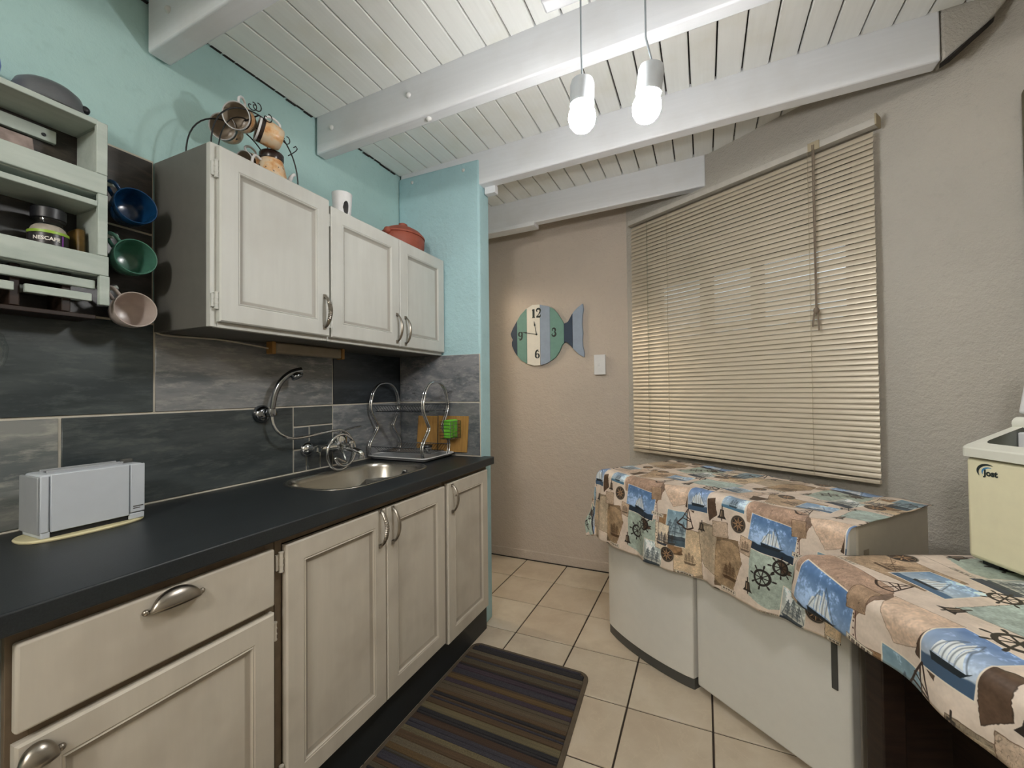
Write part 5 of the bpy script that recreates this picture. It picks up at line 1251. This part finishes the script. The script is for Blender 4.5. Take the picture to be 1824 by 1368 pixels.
# right end: the cloth is pulled askew, so its edge runs slanting off the last fridge
def cloth1s(u, v):
    w = (u/1.105) if u > 0 else 0
    return cloth1(u-(0.0 if u < 0 else w**4*(0.012+0.02*max(0, v)/0.35)), v)
grid_cloth('tablecloth', us, vs_, cloth1s, uv1, 'nautical print oilcloth covering the two white fridges under the window', 'nautical print cloths')

# ------------------------------------------------------------------ dark table with its own cloth, and the appliance on it
T0 = Vector((1.885, 1.472, 0)); te1 = Vector((0.3683, -0.9297, 0)); te2 = Vector((0.9297, 0.3683, 0)); TT = 0.765
Lt, Dt = 1.25, 0.66
tb = thing('dark_table', 'dark brown wooden table under the nearer nautical cloth', 'table', tuple(T0+te1*0.6+te2*0.33))
def tbox(mb, u0, u1, v0, v1, z0, z1): return mb.prism([T0+te1*u0+te2*v0+Vector((0, 0, z0)), T0+te1*u1+te2*v0+Vector((0, 0, z0)), T0+te1*u1+te2*v1+Vector((0, 0, z0)), T0+te1*u0+te2*v1+Vector((0, 0, z0))], (0, 0, z1-z0))
ob('table_top', tbox(MB(), 0.008, Lt, 0.008, Dt, 0.73, TT-0.004), M['dark_wood'], tb, bevel=0.004)
for u_, v_ in ((0.045, 0.115), (Lt-0.09, 0.06), (0.03, Dt-0.08), (Lt-0.09, Dt-0.08)): ob('leg', tbox(MB(), u_, u_+0.06, v_, v_+0.06, 0.001, 0.7299), M['dark_wood'], tb, bevel=0.004)
ob('apron', tbox(MB(), 0.108, Lt-0.092, 0.125, 0.145, 0.62, 0.7299), M['dark_wood'], tb)
ob('back_panel', tbox(MB(), 0.092, Lt-0.092, 0.30, 0.318, 0.001, 0.7299), M['dark_wood'], tb)
ob('end_panel', tbox(MB(), 0.055, 0.075, 0.178, Dt-0.082, 0.10, 0.7299), M['dark_wood'], tb)
def cloth2(u, v):
    """u along the aisle edge towards the camera, v outwards over that edge"""
    o2, d2 = fall(v, 0.03); vv = max(0.0, v)
    rip = (0.012*math.sin(u*13+0.5)+0.006*math.sin(u*31))*min(1, vv/0.12)
    q = T0+te1*u-te2*(min(v, 0.0)+o2+rip+0.012*min(1, vv/0.1)+0.004)
    z = TT+0.003-d2+(0.0016*math.sin(u*21+v*13)*(1 if v < 0 else 0))
    if u < 0.02: z -= 0.004*(1-u/0.02)
    return (q.x, q.y, z)
us = list(np.linspace(0.0, Lt, 130)); vs_ = list(np.linspace(-Dt+0.01, -0.05, 30))+list(np.linspace(-0.045, 0.05, 22))+list(np.linspace(0.056, 0.132, 12))
def uv2(u, v): return ((u*0.82+0.180)/0.58, (-v*0.82-0.03)/0.58)
grid_cloth('tablecloth', us, vs_, cloth2, uv2, 'nautical print oilcloth on the dark table, carrying the cream appliance', 'nautical print cloths')

ZF = TT+0.0065
fy = thing('deep_fryer', 'cream box appliance with raised white lid and grey inner tank on the cloth', 'appliance', (2.264, 1.563, ZF), math.atan2(-0.929, 0.37))
# local x runs along its front (towards the camera), local y runs back from the front
FW, FD, FH = 0.34, 0.20, 0.285
ob('body', MB().prism([(0, 0, 0.012), (FW, 0, 0.012), (FW, FD, 0.012), (0, FD, 0.012)], (0, 0, FH-0.012)), M['fryer'], fy, local=True, bevel=0.012, segs=3)
sl = 0.065/0.157
def rimz(y, b): return b+max(0.0, y)*sl*0.95
outer = rrect(-0.008, FW+0.008, -0.008, FD+0.004, 0.02); inner_ = rrect(0.022, FW-0.022, 0.026, FD-0.03, 0.02)
n = len(outer); mb = MB()
vsr = [(x, y, FH+0.001) for x, y in outer]+[(x, y, rimz(y, FH+0.026)) for x, y in outer]+[(x, y, rimz(y, FH+0.028)) for x, y in inner_]+[(x, y, FH-0.14) for x, y in inner_]
mb.add(vsr, [(r_*n+i, r_*n+(i+1) % n, (r_+1)*n+(i+1) % n, (r_+1)*n+i) for r_ in range(2) for i in range(n)])
ob('rim', mb, M['fryer_rim'], fy, local=True, smooth=40, bevel=0.003)
mb = MB(); mb.add(vsr[2*n:], [(i, (i+1) % n, n+(i+1) % n, n+i) for i in range(n)]+[tuple(range(n, 2*n))])
ob('tank', mb, M['grey_tank'], fy, local=True, smooth=40)
ob('basket_rest', MB().box(0.022, 0.05, FD-0.085, FD-0.045, FH-0.02, FH+0.066), M['ceramic'], fy, local=True, bevel=0.004)
ob('hinge', MB().tube([(-0.004, FD-0.052, FH+0.087), (0.10, FD-0.052, FH+0.087)], 0.019, 14), M['fryer_rim'], fy, local=True, smooth=50)
Tl = Matrix.Translation((0.0, FD-0.045, FH+0.112)) @ Matrix.Rotation(math.radians(-12), 4, 'X')
ld_ = ob('lid', MB().prism([(-0.004, -0.012, 0.0), (FW, -0.012, 0.0), (FW, -0.012, 0.22), (-0.004, -0.012, 0.22)], (0, 0.028, 0), Tl), M['ceramic'], fy, local=True, bevel=0.008, segs=3)
for a_ in (0.02, FW-0.06):
    for b_ in (0.02, FD-0.06): ob('foot', MB().box(a_, a_+0.04, b_, b_+0.04, 0.0, 0.0118), M['black'], fy, local=True)
tm = text_mb('Jost', 0.0215, 0.0011); tm.v = [(0.066+x, -0.0008, 0.248+y) for x, y, z in tm.v]
ob('lettering', tm, M['ink'], fy, local=True, merge=False)
def swoosh(mb, cx, cz, r, w, a0, a1):
    P = []; Q = []
    for i in range(17):
        t = i/16; a = math.radians(a0+(a1-a0)*t); ww = w*math.sin(PI*t)**0.7
        P.append((cx+(r+ww/2)*math.cos(a)*1.3, -0.0008, cz+(r+ww/2)*math.sin(a))); Q.append((cx+(r-ww/2)*math.cos(a)*1.3, -0.0008, cz+(r-ww/2)*math.sin(a)))
    m_ = len(P); mb.add(P+Q, [(i, i+1, m_+i+1, m_+i) for i in range(m_-1)]); return mb
ob('logo_arc', swoosh(MB(), 0.060, 0.250, 0.020, 0.006, 215, 60), M['ink'], fy, local=True)
ob('logo_arc', swoosh(MB(), 0.063, 0.249, 0.0135, 0.004, 205, 70), simple('logo_blue', '#3f86b8', 0.4), fy, local=True)
